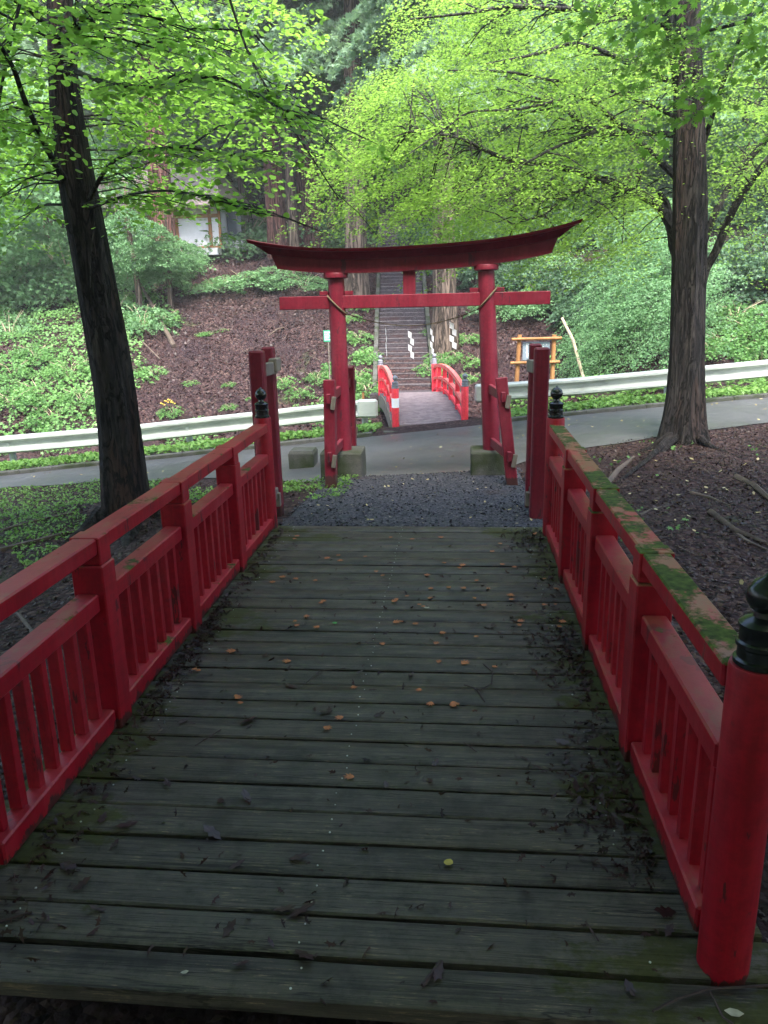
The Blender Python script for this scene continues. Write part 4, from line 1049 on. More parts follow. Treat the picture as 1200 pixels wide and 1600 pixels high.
BG = [
 (258, 25.5, 34, 15, 'conifer_a', 1.0, 6.8, 'reddish cedar standing in front of the white house', BARKC, 'cedar_tree', None),
 (437, 27.0, 27, 15, 'conifer_b', .90, 7.4, 'slim reddish cedar just above the left tip of the torii roof', BARKC, 'cedar_tree', None),
 (484, 28.5, 34, 16, 'conifer_a', .95, 7.6, 'thick red brown cedar right of the slim one behind the torii roof', BARKC, 'cedar_tree', None),
 (558, 23.5, 30, 15, 'conifer_b', .9, 6.8, 'grey trunked cedar at the left edge of the stone steps', BARKG, 'cedar_tree', None),
 (693, 20.3, 33, 15, 'conifer_a', .9, 6.6, 'pale trunked cedar on the bank right of the stone steps', BARKG, 'cedar_tree', None),
 (530, 34, 22, 16, 'conifer_a', 1.1, 5.5, 'distant cedar left of the top of the steps', BARKC, 'cedar_tree', None),
 (708, 31, 26, 16, 'conifer_b', 1.0, 5.0, 'distant cedar right of the top of the steps', BARKG, 'cedar_tree', None),
 (70, 29, 30, 15, 'conifer_b', 1.1, 5.0, 'brown trunked cedar left of the house behind the leaning broadleaf trunk', BARKC, 'cedar_tree', None),
 (170, 36, 24, 16, 'broad_a', 1.7, 4.0, 'pale green broadleaf tree rising behind the house', BARKG, 'broadleaf_tree', None),
 (350, 37, 26, 16, 'conifer_a', 1.3, 2.6, 'pale feathery conifer behind the right end of the house', BARKG, 'conifer_tree', None),
 (420, 41, 26, 17, 'conifer_b', 1.5, 2.5, 'tall pale conifer filling the gap above the red cedars', BARKG, 'conifer_tree', None),
 (575, 39, 26, 17, 'conifer_a', 1.4, 2.0, 'tall pale conifer above the middle of the torii', BARKG, 'conifer_tree', None),
 (640, 44, 26, 17, 'broad_b', 2.0, 3.0, 'light green tree far up the slope above the steps', BARKG, 'broadleaf_tree', None),
 (790, 30, 22, 12, 'broad_a', 1.3, 1.6, 'cool green tree on the bank behind the right torii pillar', BARKG, 'broadleaf_tree', None),
 (880, 33, 22, 14, 'broad_b', 1.6, 2.4, 'cool green tree behind the maple boughs in mid slope', BARKG, 'broadleaf_tree', None),
 (985, 27, 20, 12, 'broad_a', 1.3, 1.6, 'cool green tree just left of the dark right trunk', BARKG, 'broadleaf_tree', None),
 (1050, 36, 20, 14, 'conifer_b', 1.4, 2.0, 'pale conifer far behind the dark right trunk', BARKG, 'conifer_tree', None),
 (1150, 26, 20, 12, 'broad_b', 1.3, 1.8, 'cool green tree on the far right bank', BARKG, 'broadleaf_tree', None),
 (1240, 30, 20, 14, 'broad_a', 1.7, 2.0, 'leafy tree at the right edge of the far bank', BARKG, 'broadleaf_tree', None),
 (-40, 24, 24, 12, 'broad_b', 1.4, 1.6, 'cool green tree at the left edge of the far bank', BARKG, 'broadleaf_tree', None),
 (30, 34, 24, 14, 'broad_a', 1.8, 2.4, 'pale green tree high behind the left bank', BARKG, 'broadleaf_tree', None),
 (-130, 32, 24, 14, 'conifer_a', 1.5, 2.4, 'conifer beyond the left edge of the bank', BARKG, 'conifer_tree', None),
 (760, 41, 24, 15, 'conifer_a', 1.5, 1.0, 'pale conifer behind the bank right of the steps', BARKG, 'conifer_tree', None),
 (462, 25.2, 13, 14, 'conifer_a', .80, 5.6, 'slender pale conifer whose drooping boughs hang above the torii roof', BARKG, 'conifer_tree', None),
 (452, 31.5, 12, 9, 'broad_a', 1.15, 3.4, 'pale green broadleaf tree filling the gap between the red cedars', BARKG, 'broadleaf_tree', None),
 (385, 32.5, 12, 9, 'broad_b', 1.1, 3.6, 'pale green broadleaf tree right of the house roof', BARKG, 'broadleaf_tree', None),
 (520, 30.5, 12, 9, 'broad_a', 1.0, 3.2, 'pale green broadleaf tree just left of the upper steps', BARKG, 'broadleaf_tree', None),
 (208, 22.6, 10, 3.6, 'broad_a', .42, 1.1, 'young pale green tree in front of the white house, below its roof', BARKG, 'young_tree', None),
 (262, 23.2, 8, 3.0, 'broad_b', .30, .9, 'small pale green sapling at the foot of the reddish cedar by the house', BARKG, 'young_tree', None),
 (1350, 35, 24, 15, 'broad_a', 2.0, 2.0, 'leafy tree beyond the right edge of the bank', BARKG, 'broadleaf_tree', None)]
for a in BG: bgtree(a[0], a[1], a[2], a[3], a[4], a[5], a[6], a[7], a[8], a[9], a[10])
# the far wood on the rising hillside, one mass
O = []
for q in range(3600):
    X = rng.uniform(-48, 48); Y = rng.uniform(40, 74); O.append([X, Y, gz(X, Y)+rng.uniform(.5, 9)])
O = np.array(O); aa = rng.uniform(0, 6.28, len(O)); D = np.stack([np.cos(aa), np.sin(aa), -.3+0*aa], 1)
P, N, U, T = sprays(O, D, 2.2, 1.1, 44, .4, .2, .15, 1.0)
tag(leafmesh('far_wood', P, N, U, rng.uniform(.35, .6, len(P)), T, STAR5, L_CONIF), 'dense far wood covering the hillside behind everything', 'wood', kind='stuff')

# ------------------------------------------------------------------ shrubs on the bank
def weep_mesh():
    r_ = np.random.default_rng(9); nb = 58
    O = np.stack([r_.normal(.3, .35, nb), r_.normal(.2, .35, nb), r_.uniform(.35, 1.9, nb)], 1)
    D = np.stack([-1+r_.normal(0, .45, nb), -.55+r_.normal(0, .45, nb), .12+0*O[:, 0]], 1)
    P, N, U, T = sprays(O, D, r_.uniform(1.0, 1.9, nb), r_.uniform(.18, .34, nb), 130, .62, .12, .012, .5, .55)
    T = np.repeat(r_.uniform(.25, 1.0, nb), 130)*.75+r_.random(nb*130)*.25
    return leafmesh('foliage', P, N, U, rng.uniform(.035, .065, len(P)), T, STAR5, L_MINT)
def shrub_mesh(seed, R_, H, nb, k, lo, hi, mat, droop=.4):
    r = np.random.default_rng(seed); a = r.uniform(0, 6.28, nb); rr_ = R_*np.sqrt(r.random(nb))*.75; z = H*(r.random(nb))*(1-.55*rr_/R_)
    O = np.stack([rr_*np.cos(a), rr_*np.sin(a), z], 1); D = np.stack([np.cos(a), np.sin(a), -.1+0*a], 1)+rng.normal(0, .3, (nb, 3))*[1, 1, 0]
    P, N, U, T = sprays(O, D, .55*R_, .26*R_, k, droop, .2, .02, .6)
    return leafmesh('foliage', P, N, U, rng.uniform(lo, hi, len(P)), T, STAR5, mat)
SHR = {'wide': (shrub_mesh(1, 1.1, .9, 60, 46, .06, .11, L_MINT), STICK), 'low': (shrub_mesh(2, .8, .42, 42, 40, .05, .10, L_SHRUB), STICK), 'weep': (weep_mesh(), BRANCH),
       'dark': (shrub_mesh(4, 1.0, 1.2, 70, 44, .07, .12, L_DARK), BRANCH)}
used_s = set()
STEM = {}
for kind in SHR:
    mb = MB()
    for q in range(6):
        a = q*1.05; h = {'wide': .8, 'low': .35, 'weep': 1.3, 'dark': 1.0}[kind]
        mb.tube([(0, 0, -.15), (math.cos(a)*.18, math.sin(a)*.18, h*.55), (math.cos(a)*.5, math.sin(a)*.5, h)], [.016, .011, .005], 5)
    STEM[kind] = mb.build('stems', SHR[kind][1])
def shrub(kind, X, Y, sc, lab, group, name='shrub', zoff=0, sz=None, mat=None):
    T_ = thing(name, (X, Y, gzb(X, Y)+zoff), lab, 'shrub', group)
    for d, lst in ((SHR[kind][0], 'f'), (STEM[kind], 's')):
        key = kind+lst
        if key in used_s: o = d.copy(); COL.objects.link(o)
        else: o = d; used_s.add(key)
        o.parent = T_; 
        if mat and lst == 'f': o.material_slots[0].link = 'OBJECT'; o.material_slots[0].material = mat
    T_.scale = (sc, sc, sz or sc); T_.rotation_euler = (0, 0, random.uniform(0, 6.28) if kind != 'weep' else random.uniform(-.5, .5)); return T_
random.seed(21)
def onground(px, py):
    """point where the view ray meets the bank"""
    d = ray(px, py); t = 14.0
    while t < 60:
        p = CAM+d*t
        if p[2] < gz(p[0], p[1]): break
        t += .05
    return p
# left mass of cool green shrubs
for i, (px, py, sc, kd) in enumerate([(10, 440, 1.3, 'wide'), (60, 470, 1.2, 'wide'), (110, 450, 1.2, 'wide'), (15, 520, 1.0, 'wide'), (90, 400, 1.3, 'wide'), (30, 390, 1.4, 'wide'),
                          (200, 440, 1.1, 'wide'), (245, 455, 1.0, 'wide'), (185, 500, .8, 'wide'), (225, 520, .8, 'wide'), (20, 580, .9, 'low'), (60, 610, .9, 'low'), (110, 590, .9, 'low'), (85, 645, .9, 'low'), (20, 640, .9, 'low'), (130, 630, .8, 'low'), (60, 560, .9, 'low'), (240, 580, .6, 'low'), (260, 500, .8, 'low'), (215, 470, .9, 'low')]):
    p = onground(px, py); shrub(kd, p[0], p[1], sc, 'cool green leafy shrub on the left bank behind the guardrail', 'shrubs on the left bank')
for px, py, sc in ((200, 385, 1.5), (240, 395, 1.3), (170, 360, 1.6), (275, 400, 1.1)):
    p = onground(px, py+30); shrub('wide', p[0], p[1], sc, 'layered pale green shrub on the bank below the white house', 'layered shrubs below the house', zoff=.25)
for px, py, sc, k in ((340, 455, .9, 'wide'), (385, 450, 1.0, 'wide'), (430, 445, 1.0, 'wide'), (475, 452, .9, 'wide'), (320, 515, .35, 'low'), (330, 517, .4, 'low'), (350, 515, .35, 'low')):
    p = onground(px, py); shrub(k, p[0], p[1], sc, 'flat topped blue green shrub on the brown bank', 'shrubs on the brown bank', sz=sc*.6)
for px, py, sc in ((445, 610, .45), (470, 617, .5), (495, 600, .5), (520, 585, .5), (560, 590, .6), (575, 560, .6), (560, 530, .55), (545, 500, .5), (575, 610, .7), (590, 640, .5), (570, 640, .5), (270, 640, .4), (300, 602, .25), (358, 600, .25), (360, 640, .3), (400, 625, .35), (550, 600, .55), (565, 480, .5), (660, 470, .35), (668, 520, .4), (672, 580, .5), (690, 568, .45), (715, 560, .45), (735, 590, .5), (680, 560, .4), (730, 540, .5), (745, 570, .5), (650, 440, .4)):
    p = onground(px, py); shrub('low', p[0], p[1], sc, 'small leafy plant on the bank beside the stone steps', 'low plants beside the steps', name='bank_plant')
# right side
for px, py, sc in ((985, 560, 1.0), (1020, 520, 1.15), (960, 580, .85), (1040, 570, 1.0), (1000, 470, 1.2), (930, 590, .6), (1060, 500, 1.1), (1045, 455, 1.2), (1100, 530, .9), (960, 520, .9)):
    p = onground(px, py); shrub('weep', p[0], p[1], sc, 'pale mint green weeping shrub cascading behind the right guardrail', 'weeping shrubs behind the right guardrail', name='weeping_shrub')
for px, py, sc, k in ((1130, 540, 1.0, 'low'), (1170, 530, 1.1, 'low'), (1110, 560, .9, 'low'), (1190, 560, 1.0, 'low'), (1150, 500, 1.2, 'low'), (1210, 510, 1.2, 'low'), (1250, 540, 1.2, 'low'), (1120, 460, 1.1, 'dark'), (1180, 440, 1.3, 'dark'), (1220, 460, 1.3, 'dark')):
    p = onground(px, py); shrub(k, p[0], p[1], sc, 'leafy shrub on the bank at the far right of the picture', 'shrubs on the far right bank')
for px, py, sc, k in ((800, 470, .9, 'dark'), (840, 465, 1.0, 'dark'), (885, 480, 1.0, 'dark'), (920, 500, .9, 'dark'), (780, 500, .7, 'wide'), (815, 500, .7, 'wide'), (850, 490, .8, 'wide'), (895, 520, .6, 'dark'), (910, 545, .5, 'wide'), (925, 470, 1, 'dark'), (760, 450, .9, 'dark'), (860, 440, 1.1, 'wide')):
    p = onground(px, py); shrub(k, p[0], p[1], sc, 'dark green shrub on the bank above the notice board', 'shrubs above the notice board')
# shrubs at the top of the bank hiding the wood's floor
for px in range(380, 560, 24):
    X, Y = float(at(px, 380, 30+(px % 5))[0]), 30+(px % 5); shrub('wide', X, Y, 1.9, 'leafy shrub under the cedars left of the steps', 'evergreen shrubs under the cedars')
for px in range(690, 1260, 30):
    Yq = 26.5+(px*7 % 5); X = float(at(px, 380, Yq)[0]); shrub('dark' if px % 60 else 'wide', X, Yq, 1.5, 'dark shrub at the top of the right bank', 'shrubs at the top of the right bank')
for px in (-60, -10, 40, 100, 150):
    Yq = 25+(abs(px)*7 % 4); X = float(at(px, 380, Yq)[0]); shrub('wide', X, Yq, 1.8, 'tall cool green shrub at the top of the left bank', 'shrubs at the top of the left bank')
mb = MB(); 
for (px, py) in ((262, 646), (267, 644), (256, 650), (272, 648)):
    p = onground(px, py); 
    for q in range(3): mb.box((p[0]+.04*math.cos(q*2), p[1]+.04*math.sin(q*2), p[2]+.26+.02*q), (.032, .032, .012), rot=Matrix.Rotation(.6, 3, 'X'))
    mb.tube([tuple(p), (p[0], p[1], p[2]+.3)], [.006, .004], 4, 1)
p = onground(264, 648); tag(mb.build('yellow_flowers', [FLOWER, L_SHRUB], loc=tuple(p)), 'clump of small yellow flowers at the foot of the bank behind the guardrail', 'flowers')
# leaning dead branches on the brown bank
for (a, b, r, lab) in (((218, 445), (272, 540), .07, 'leaning grey sapling trunk on the left bank'), ((425, 545), (447, 510), .03, 'broken bare stick slanting on the brown bank'), ((180, 505), (250, 560), .02, 'thin pale fallen branch in the left undergrowth')):
    A = onground(*a); Bp = onground(*b); mb = MB(); m = (A+Bp)/2; mb.tube([A+np.array([0, -.3, .35]), m+np.array([0, -.2, .22]), Bp+np.array([0, 0, -.02])], [r*.5, r*.8, r], 8)
    tag(mb.build('dead_branch', ROOT, loc=tuple(Bp)), lab, 'branch')

# ------------------------------------------------------------------ ground cover and litter
def scatter(n, fx, fy, keep, name, lo, hi, shape, mat, lab, cat, tilt=.5, lift=.01, hz_=0.0, fold=.25):
    X = rng.uniform(fx[0], fx[1], n); Y = rng.uniform(fy[0], fy[1], n); m = keep(X, Y); X, Y = X[m], Y[m]
    Z = zt(X, Y)+bumps(X, Y, X)+lift+rng.random(len(X))*hz_
    # tilt with the slope
    e = .2; sx_ = (zt(X+e, Y)-zt(X-e, Y))/(2*e); sy_ = (zt(X, Y+e)-zt(X, Y-e))/(2*e)
    N = np.stack([-sx_, -sy_, np.ones(len(X))], 1)+rng.normal(0, tilt, (len(X), 3)); N[:, 2] = np.maximum(N[:, 2], .15)
    U = rng.normal(0, 1, (len(X), 3)); sz = rng.uniform(lo, hi, len(X))
    cl = np.array([mnoise.noise(Vector((x*.6, y*.6, 3))) for x, y in zip(X, Y)])
    o = leafmesh(name, np.stack([X, Y, Z], 1), N, U, sz, .45+cl*.5+rng.normal(0, .2, len(X)), shape, mat, fold=fold)
    if lab: tag(o, lab, cat, kind='stuff')
    return o
def n2(X, Y, f, s): return np.array([mnoise.noise(Vector((x*f, y*f, s))) for x, y in zip(X, Y)])
V_ = lambda X, Y: Y-.19*X
scatter(110000, (-12, 12), (10, 17.5), lambda X, Y: (V_(X, Y) > 12.68) & (V_(X, Y) < 14.3) & ~((X > -.95) & (X < .85)), 'verge_plants', .05, .11, STAR5, L_VERGE, 'bright green low plants under the guardrails', 'ground cover', .5, .01, .10)
scatter(9000, (1, 10), (14, 18.5), lambda X, Y: (V_(X, Y) > 14.2) & (V_(X, Y) < 16.0) & (X > .8), 'ditch_plants', .06, .12, STAR5, L_VERGE, 'green plants in the ditch right of the small bridge', 'ground cover', .5, .01, .15)
scatter(52000, (-12, 10), (16, 29), lambda X, Y: ~((X-(-.86-.075*(Y-18.2)) > -.72) & (X-(-.86-.075*(Y-18.2)) < .72)), 'bank_leaf_litter', .05, .13, SPRIG, L_LITTER, 'reddish brown fallen leaves and twigs covering the bank', 'leaf litter', .7, .0, .04)
scatter(40000, (-19, -3.6), (15.5, 27), lambda X, Y: n2(X, Y, .5, 8) > (-.16+.35*(X+.405*Y)), 'bank_undergrowth', .06, .12, STAR5, L_SHRUB, 'low fresh green undergrowth spreading over the left bank', 'undergrowth', .5, .03, .22)
scatter(12000, (1.5, 12), (15.5, 24), lambda X, Y: (n2(X, Y, .6, 5) > .05-.10*(X-5)), 'right_undergrowth', .06, .12, STAR5, L_SHRUB, 'low green undergrowth on the right bank', 'undergrowth', .5, .03, .2)
scatter(9000, (-3.6, -.95), (16, 21), lambda X, Y: (n2(X, Y, .9, 15) > -.05+.45*(-1.9-X)) & (X < -.86-.075*(Y-18.2)-.75), 'steps_undergrowth', .06, .12, STAR5, L_SHRUB, 'low green plants along the left side of the steps', 'undergrowth', .5, .03, .2)
nb_ = lambda X, Y: Y < near_y(X)+.08*np.sin(X*5)+.05*np.sin(X*13)
scatter(42000, (1.2, 7.5), (1.6, 11.6), lambda X, Y: nb_(X, Y), 'right_leaf_litter', .018, .05, SPRIG, L_LITTERD, 'dark brown leaf litter covering the ground right of the bridge', 'leaf litter', .5, .004, .012)
scatter(26000, (-8, -1.2), (1.2, 10.4), lambda X, Y: nb_(X, Y), 'left_leaf_litter', .018, .05, SPRIG, L_LITTERD, 'dark brown leaf litter on the ground left of the bridge', 'leaf litter', .5, .004, .012)
scatter(26000, (-9, -1.3), (5.5, 10.6), lambda X, Y: nb_(X, Y) & (n2(X, Y, .8, 2) > -.05+.14*(X+3.8)-.16*(Y-7.2)), 'moss_patches', .02, .045, STAR5, L_VERGE, 'bright moss and seedlings on the ground left of the bridge', 'moss', .6, .005, .03)
scatter(1300, (1.4, 7), (5.5, 10.6), lambda X, Y: nb_(X, Y) & (n2(X, Y, .8, 12) > .18), 'seedlings', .03, .06, STAR5, L_SHRUB, 'small green seedlings on the ground right of the bridge', 'seedlings', .6, .01, .06)
scatter(1500, (-1.7, -.7), (6.9, 8.9), lambda X, Y: n2(X, Y, 2, 12) > -.1, 'torii_foot_weeds', .02, .05, STAR5, L_VERGE, 'small weeds growing round the left foot of the torii', 'weeds', .6, .01, .05)
scatter(420, (-10, 9), (8.9, 14.5), lambda X, Y: (Y > near_y(X)+.1) & (V_(X, Y) < 12.4), 'road_leaf_specks', .035, .06, OVAL, L_PALE, 'pale fallen leaves dotted over the wet road', 'fallen leaves', .25, .02, .0)
scatter(110, (-1.0, 1.0), (5.6, 9.1), lambda X, Y: Y > 0, 'gravel_leaf_specks', .018, .04, OVAL, L_PALE, 'small pale leaves scattered on the dark gravel', 'fallen leaves', .3, .028, .0)
scatter(160, (1.25, 6), (2.0, 9), lambda X, Y: nb_(X, Y), 'yellow_ground_leaves', .035, .06, OVAL, L_PALE, 'yellow and pale fallen leaves on the litter right of the bridge', 'fallen leaves', .35, .02, .0)
STK = [(-.014, -.5), (.012, -.5), (.034, -.05), (.010, .5), (-.008, .5), (.008, -.02)]
L_TWIG = leaf_mat('pale_fallen_twigs', (.03, .022, .016), (.13, .10, .075), (.02, .015, .01), .05)
scatter(420, (1.25, 7.5), (1.8, 11), lambda X, Y: nb_(X, Y), 'twigs_on_soil', .06, .22, STK, L_TWIG, 'pale and dark twigs strewn over the litter right of the bridge', 'twigs', .15, .015, .01, .0)
scatter(300, (-8, -1.2), (1.2, 9.5), lambda X, Y: nb_(X, Y), 'twigs_under_tree', .06, .22, STK, L_TWIG, 'twigs strewn over the ground left of the bridge', 'twigs', .15, .015, .01, .0)
scatter(1100, (-12, 8), (16.2, 28), lambda X, Y: ~((X-(-.86-.075*(Y-18.2)) > -.72) & (X-(-.86-.075*(Y-18.2)) < .72)), 'twigs_on_bank', .10, .38, STK, L_TWIG, 'thin dead twigs lying on the brown bank', 'twigs', .35, .04, .05, .0)
def gravel_stones():
    n = 7000; X = rng.uniform(-1.1, 1.1, n); Y = rng.uniform(5.56, 9.0, n); Z = zt(X, Y)+.02
    N = rng.normal(0, .5, (n, 3)); N[:, 2] += 1; HEX = [(0, -.5), (.42, -.25), (.45, .2), (.05, .5), (-.4, .3), (-.45, -.2)]
    k = leafmesh('gravel_stones', np.stack([X, Y, Z], 1), N, rng.normal(0, 1, (n, 3)), rng.uniform(.012, .03, n), rng.random(n), HEX, GRAVEL, fold=.5)
    tag(k, 'loose dark stones on the gravel path', 'gravel', kind='stuff')
gravel_stones()
# roots over the soil on the right
for i, (pts, r, lab) in enumerate([([(1110, 800), (1150, 830), (1200, 850)], .03, 'pale bare root near the right edge of the photo'), ([(1120, 810), (1165, 845), (1200, 860)], .018, 'thin pale root beside the thicker one at the right edge'),
                             ([(1150, 745), (1180, 760), (1215, 790)], .035, 'thick grey root reaching the right edge below the cedar'), ([(1080, 770), (1110, 778), (1140, 790)], .02, 'short grey root below the cedar trunk'),
                             ([(945, 760), (965, 735), (990, 715)], .04, 'mossy root curving from the cedar towards the railing'), ([(1000, 805), (1020, 795), (1045, 790)], .012, 'thin dead stick lying on the litter behind the railing'),
                             ([(0, 860), (60, 845), (150, 820)], .03, 'dark root running left from the broadleaf trunk'), ([(0, 830), (50, 815), (120, 800)], .02, 'thin dark root left of the broadleaf trunk'), ([(60, 1000), (30, 960), (0, 950)], .015, 'pale stick lying beneath the left railing')]):
    P = []
    for (px, py) in pts:
        q = onz(px, py, -.25)
        for _ in range(6): q = onz(px, py, gzb(q[0], q[1])+r*.25)
        P.append(q)
    mb = MB(); mb.tube(P, [r, r*.85, r*.5], 8, wob=.15, seed=i); tag(mb.build('root', ROOT, loc=tuple(P[0])), lab, 'root', 'roots and sticks on the forest floor')

# ------------------------------------------------------------------ leaves and twigs lying on the deck
def flatleaf(shape, size, curl=.15):
    mb = MB(); n = len(shape); c = [(x*size, y*size, .003+curl*size*(x*x+y*y)*random.uniform(.4, 1.4)) for x, y in shape]
    vs = [(0, 0, .003)]+c; vs2 = [(x, y, z+.0012) for x, y, z in vs]; fs = [(0, (i+1) % n+1, i+1) for i in range(n)]
    mb.add(vs2, [f[::-1] for f in fs]); mb.add(vs, fs); return mb
random.seed(3)
LV = {}
for kd, sh, sz, mt in (('maple', STAR, .042, ORLEAF), ('brown', NEEDLE2, .085, BRLEAF), ('yellow', ROUND, .036, YELLEAF), ('pale', OVAL, .035, PALELEAF), ('green', ROUND, .03, GRNLEAF)):
    LV[kd] = [flatleaf(sh, sz*s, cv).build('fallen_leaf', mt) for s, cv in ((1, .08), (.8, .25), (1.2, .15))]
usedl = set()
def put(kd, px, py, lab, group, rot=None, sc=1, z=.002, name='fallen_leaf', tilt=0):
    i = random.randrange(3); src = LV[kd][i]
    if (kd, i) in usedl: o = src.copy(); COL.objects.link(o)
    else: o = src; usedl.add((kd, i))
    p = onz(px, py, z+.003); o.location = (p[0], p[1], z+.003); o.rotation_euler = (random.uniform(-tilt, tilt), random.uniform(-tilt, tilt), random.uniform(0, 6.28) if rot is None else rot)
    o.scale = (sc,)*3; o.name = name; tag(o, lab, 'leaf', group)
for (x, y_) in [(620, 937), (635, 932), (615, 940), (610, 840), (643, 843), (690, 840), (695, 880), (718, 888), (722, 884), (666, 899), (597, 900), (588, 894), (510, 873), (493, 907), (463, 978), (461, 971), (479, 963), (504, 940), (502, 942), (496, 980), (598, 1007), (628, 972), (662, 948), (656, 945), (671, 935), (672, 920), (702, 918), (725, 919), (742, 935), (764, 920), (798, 930), (798, 937), (812, 971), (812, 978), (743, 995), (655, 1078), (708, 1104), (709, 1100), (552, 1074), (673, 1100), (685, 1035), (681, 1006), (691, 989), (725, 1037), (772, 1042), (363, 1018), (371, 1091), (369, 1088), (377, 1099), (532, 1122), (510, 1138), (460, 842), (463, 838), (548, 1215), (450, 1034), (835, 835), (838, 833), (868, 920), (868, 945), (870, 921), (875, 980), (850, 945), (755, 946), (744, 908), (768, 862), (782, 850), (784, 882), (804, 886), (528, 868), (532, 876), (440, 902), (427, 910), (311, 1048), (305, 1046), (463, 905), (570, 870), (648, 975), (618, 973), (880, 972), (850, 905)]:
    put('maple', x, y_, 'small orange maple leaf fallen on the dark planks', 'orange maple leaves on the deck', sc=random.uniform(.75, 1.15))
put('yellow', 701, 1349, 'bright yellow leaf alone on the right of the near deck', 'single pale leaves on the deck', sc=.95)
put('pale', 289, 1520, 'round cream leaf flat on the foremost plank', 'single pale leaves on the deck', sc=.7)
put('pale', 1146, 1584, 'pale leaf at the bottom right corner on the foremost plank', 'single pale leaves on the deck', sc=1.0)
put('pale', 667, 950, 'pale mint leaf on the far half of the deck', 'single pale leaves on the deck', sc=.9)
put('green', 523, 974, 'tiny fresh green leaf on the far half of the deck', 'single pale leaves on the deck', sc=.8)
for (x, y_) in [(357, 1452), (423, 1474), (474, 1493), (378, 1506), (470, 1424), (447, 1420), (466, 1340), (369, 1352), (984, 1544), (685, 1517), (109, 1352), (75, 1385), (195, 1290), (130, 1380), (180, 1318), (165, 1245), (160, 1280), (108, 1355), (515, 1110), (592, 1117), (508, 1113), (680, 1192), (672, 1220), (603, 1226), (563, 1050), (642, 1055), (595, 855), (455, 1073), (390, 1125), (300, 1130), (285, 1127), (150, 1420), (385, 1245), (345, 1252), (900, 1230), (905, 1250), (880, 1160), (1040, 1425), (1045, 1455), (980, 1275), (770, 975), (770, 980), (330, 1300), (262, 1225)]:
    put('brown', x, y_, 'dark brown curled dead leaf on the wet planks', 'dead leaves on the deck', sc=random.uniform(.4, .85), tilt=.35, z=.004)
def twig(pts, r, lab):
    P = [onz(a, b, .008) for a, b in pts]; mb = MB(); mb.tube(P, [r]*len(P), 5); tag(mb.build('twig', TWIG, loc=tuple(P[0])), lab, 'twig', 'twigs on the deck')
twig([(755, 1037), (770, 1050), (768, 1068), (750, 1078), (725, 1070)], .0028, 'curled hooked twig right of the deck centre')
twig([(740, 1074), (750, 1085), (757, 1096)], .0025, 'short twig crossing the hooked twig')
twig([(475, 1070), (500, 1048), (540, 1044)], .0022, 'thin bent twig left of the deck centre')
twig([(660, 1540), (690, 1502)], .006, 'thick stub of twig on the foremost planks')
twig([(1020, 1580), (1060, 1560), (1110, 1545), (1200, 1540)], .0035, 'long twig by the near right round post')
twig([(1110, 1550), (1130, 1590), (1145, 1600)], .003, 'side twig below the near right round post')
twig([(0, 1440), (50, 1425)], .004, 'grey twig end at the left edge of the deck')
twig([(305, 1165), (345, 1140)], .0022, 'thin straight twig by the left railing')
twig([(725, 1160), (745, 1175)], .002, 'short fine twig at mid deck')
twig([(915, 1440), (935, 1470)], .0025, 'fine reddish twig on the mossy plank')
# heaps of dead cedar sprigs along both edges of the deck
def debris(name, n, f, lab):
    P = []
    for q in range(n): P.append(f())
    P = np.array(P); N = rng.normal(0, .6, P.shape); N[:, 2] += 1
    o = leafmesh(name, P, N, rng.normal(0, 1, P.shape)*[1, 1, .2], rng.uniform(.015, .05, n), rng.random(n), NEEDLE, L_LITTER, fold=.5); tag(o, lab, 'debris', kind='stuff')
def fr_():
    while True:
        y_ = rng.uniform(1.9, 5.45); x = .97-abs(rng.normal(0, .09+.05*math.sin(y_*2.1)**2)); 
        if rng.random() < .12+.88*max(0, math.sin(y_*3.1+.6)*math.sin(y_*1.1)): return (x, y_, .004+rng.random()*.012)
def fl_():
    while True:
        y_ = rng.uniform(1.46, 5.45); x = -.97+abs(rng.normal(0, .05+.05*max(0, 2.9-y_)))
        if rng.random() < .3+.7*max(0, math.sin(y_*2+1)): return (x, y_, .004+rng.random()*.012)
debris('deck_specks', 420, lambda: (rng.uniform(-.95, .95), rng.uniform(1.46, 5.45), .004+rng.random()*.004), 'small dark sprigs and bits dotted over the whole deck')
debris('right_edge_debris', 1300, fr_, 'dead brown cedar sprigs gathered along the right edge of the deck')
debris('left_edge_debris', 1100, fl_, 'dead brown cedar sprigs gathered along the left edge of the deck')
def ff_(): return (rng.uniform(-1.4, 1.4), rng.uniform(1.15, 1.42), -.10+rng.random()*.02)
debris('front_debris', 160, ff_, 'dead sprigs on the ground before the first plank')

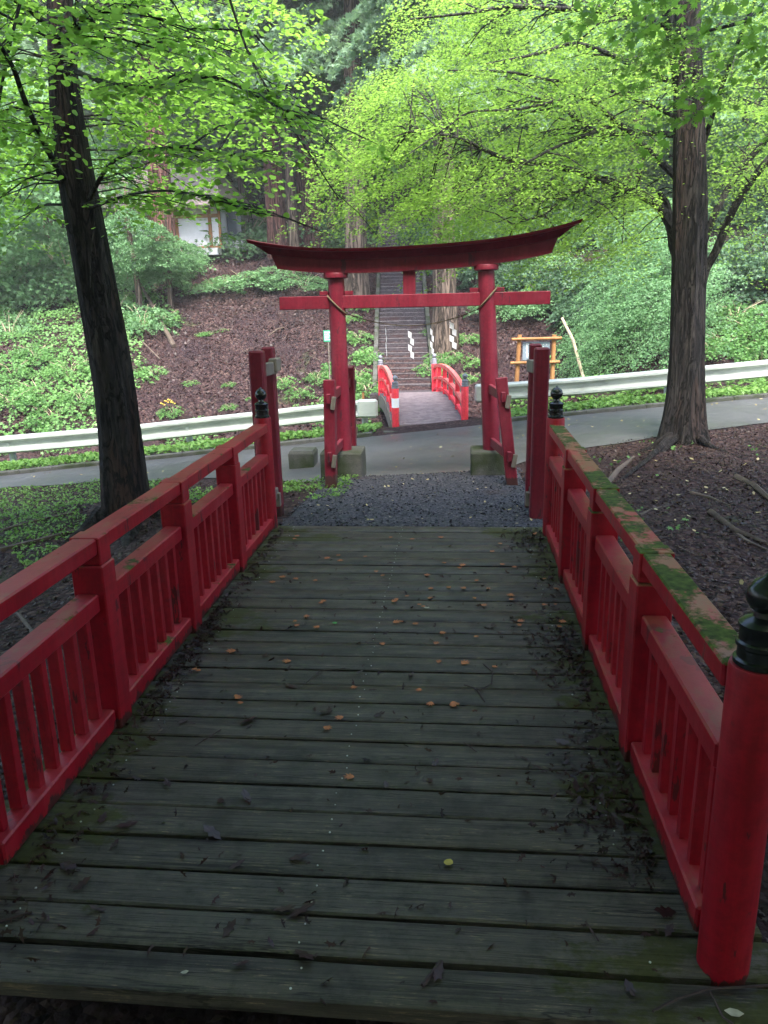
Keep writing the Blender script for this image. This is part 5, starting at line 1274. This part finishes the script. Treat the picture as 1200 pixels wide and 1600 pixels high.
for lst in LV.values():
    for o in lst:
        if not o.get('label'): bpy.data.objects.remove(o)

# ------------------------------------------------------------------ moist air
hm = bpy.data.materials.new('air'); hm.use_nodes = True; hm.node_tree.nodes.clear()
pv = hm.node_tree.nodes.new('ShaderNodeVolumePrincipled'); pv.inputs['Density'].default_value = .0013; pv.inputs['Color'].default_value = (.95, .98, 1, 1)
oo = hm.node_tree.nodes.new('ShaderNodeOutputMaterial'); hm.node_tree.links.new(pv.outputs[0], oo.inputs['Volume'])
mb = MB(); mb.box((0, 150, 19.0), (620, 560, 46.0)); tag(mb.build('haze', hm), 'thin moist air over the whole valley', 'haze', kind='stuff')

# ------------------------------------------------------------------ labels that count along a row
ONES = 'first second third fourth fifth sixth seventh eighth ninth tenth eleventh twelfth thirteenth fourteenth fifteenth sixteenth seventeenth eighteenth nineteenth'.split()
TENS = {20: 'twent', 30: 'thirt', 40: 'fort', 50: 'fift', 60: 'sixt', 70: 'sevent', 80: 'eight'}
def ordinal(n):
    if n < 20: return ONES[n-1]
    t = n//10*10; return TENS[t]+'ieth' if n % 10 == 0 else TENS[t]+'y-'+ONES[n % 10-1]
def count_group(group, how, key):
    L = sorted([o for o in S.objects if o.get('group') == group], key=key)
    for i, o in enumerate(L):
        o['label'] = o['label']+', '+(how if i == 0 else ordinal(i+1)+' '+how).replace('~', '')
def scr_x(o):
    d = np.array(o.location)-CAM; return float(600+F_PX*(d @ _r)/(d @ _f))
for g in ('shrubs on the left bank', 'layered shrubs below the house', 'shrubs on the brown bank', 'low plants beside the steps', 'weeping shrubs behind the right guardrail', 'shrubs on the far right bank',
          'shrubs above the notice board', 'evergreen shrubs under the cedars', 'shrubs at the top of the right bank', 'shrubs at the top of the left bank'): count_group(g, 'from the left', scr_x)
for g in ('orange maple leaves on the deck', 'dead leaves on the deck'): count_group(g, 'nearest the viewer', lambda o: o.location.y)
for o in S.objects:
    l = o.get('label')
    if l and l.endswith(', from the left'): o['label'] = l.replace(', from the left', ', leftmost of its group')
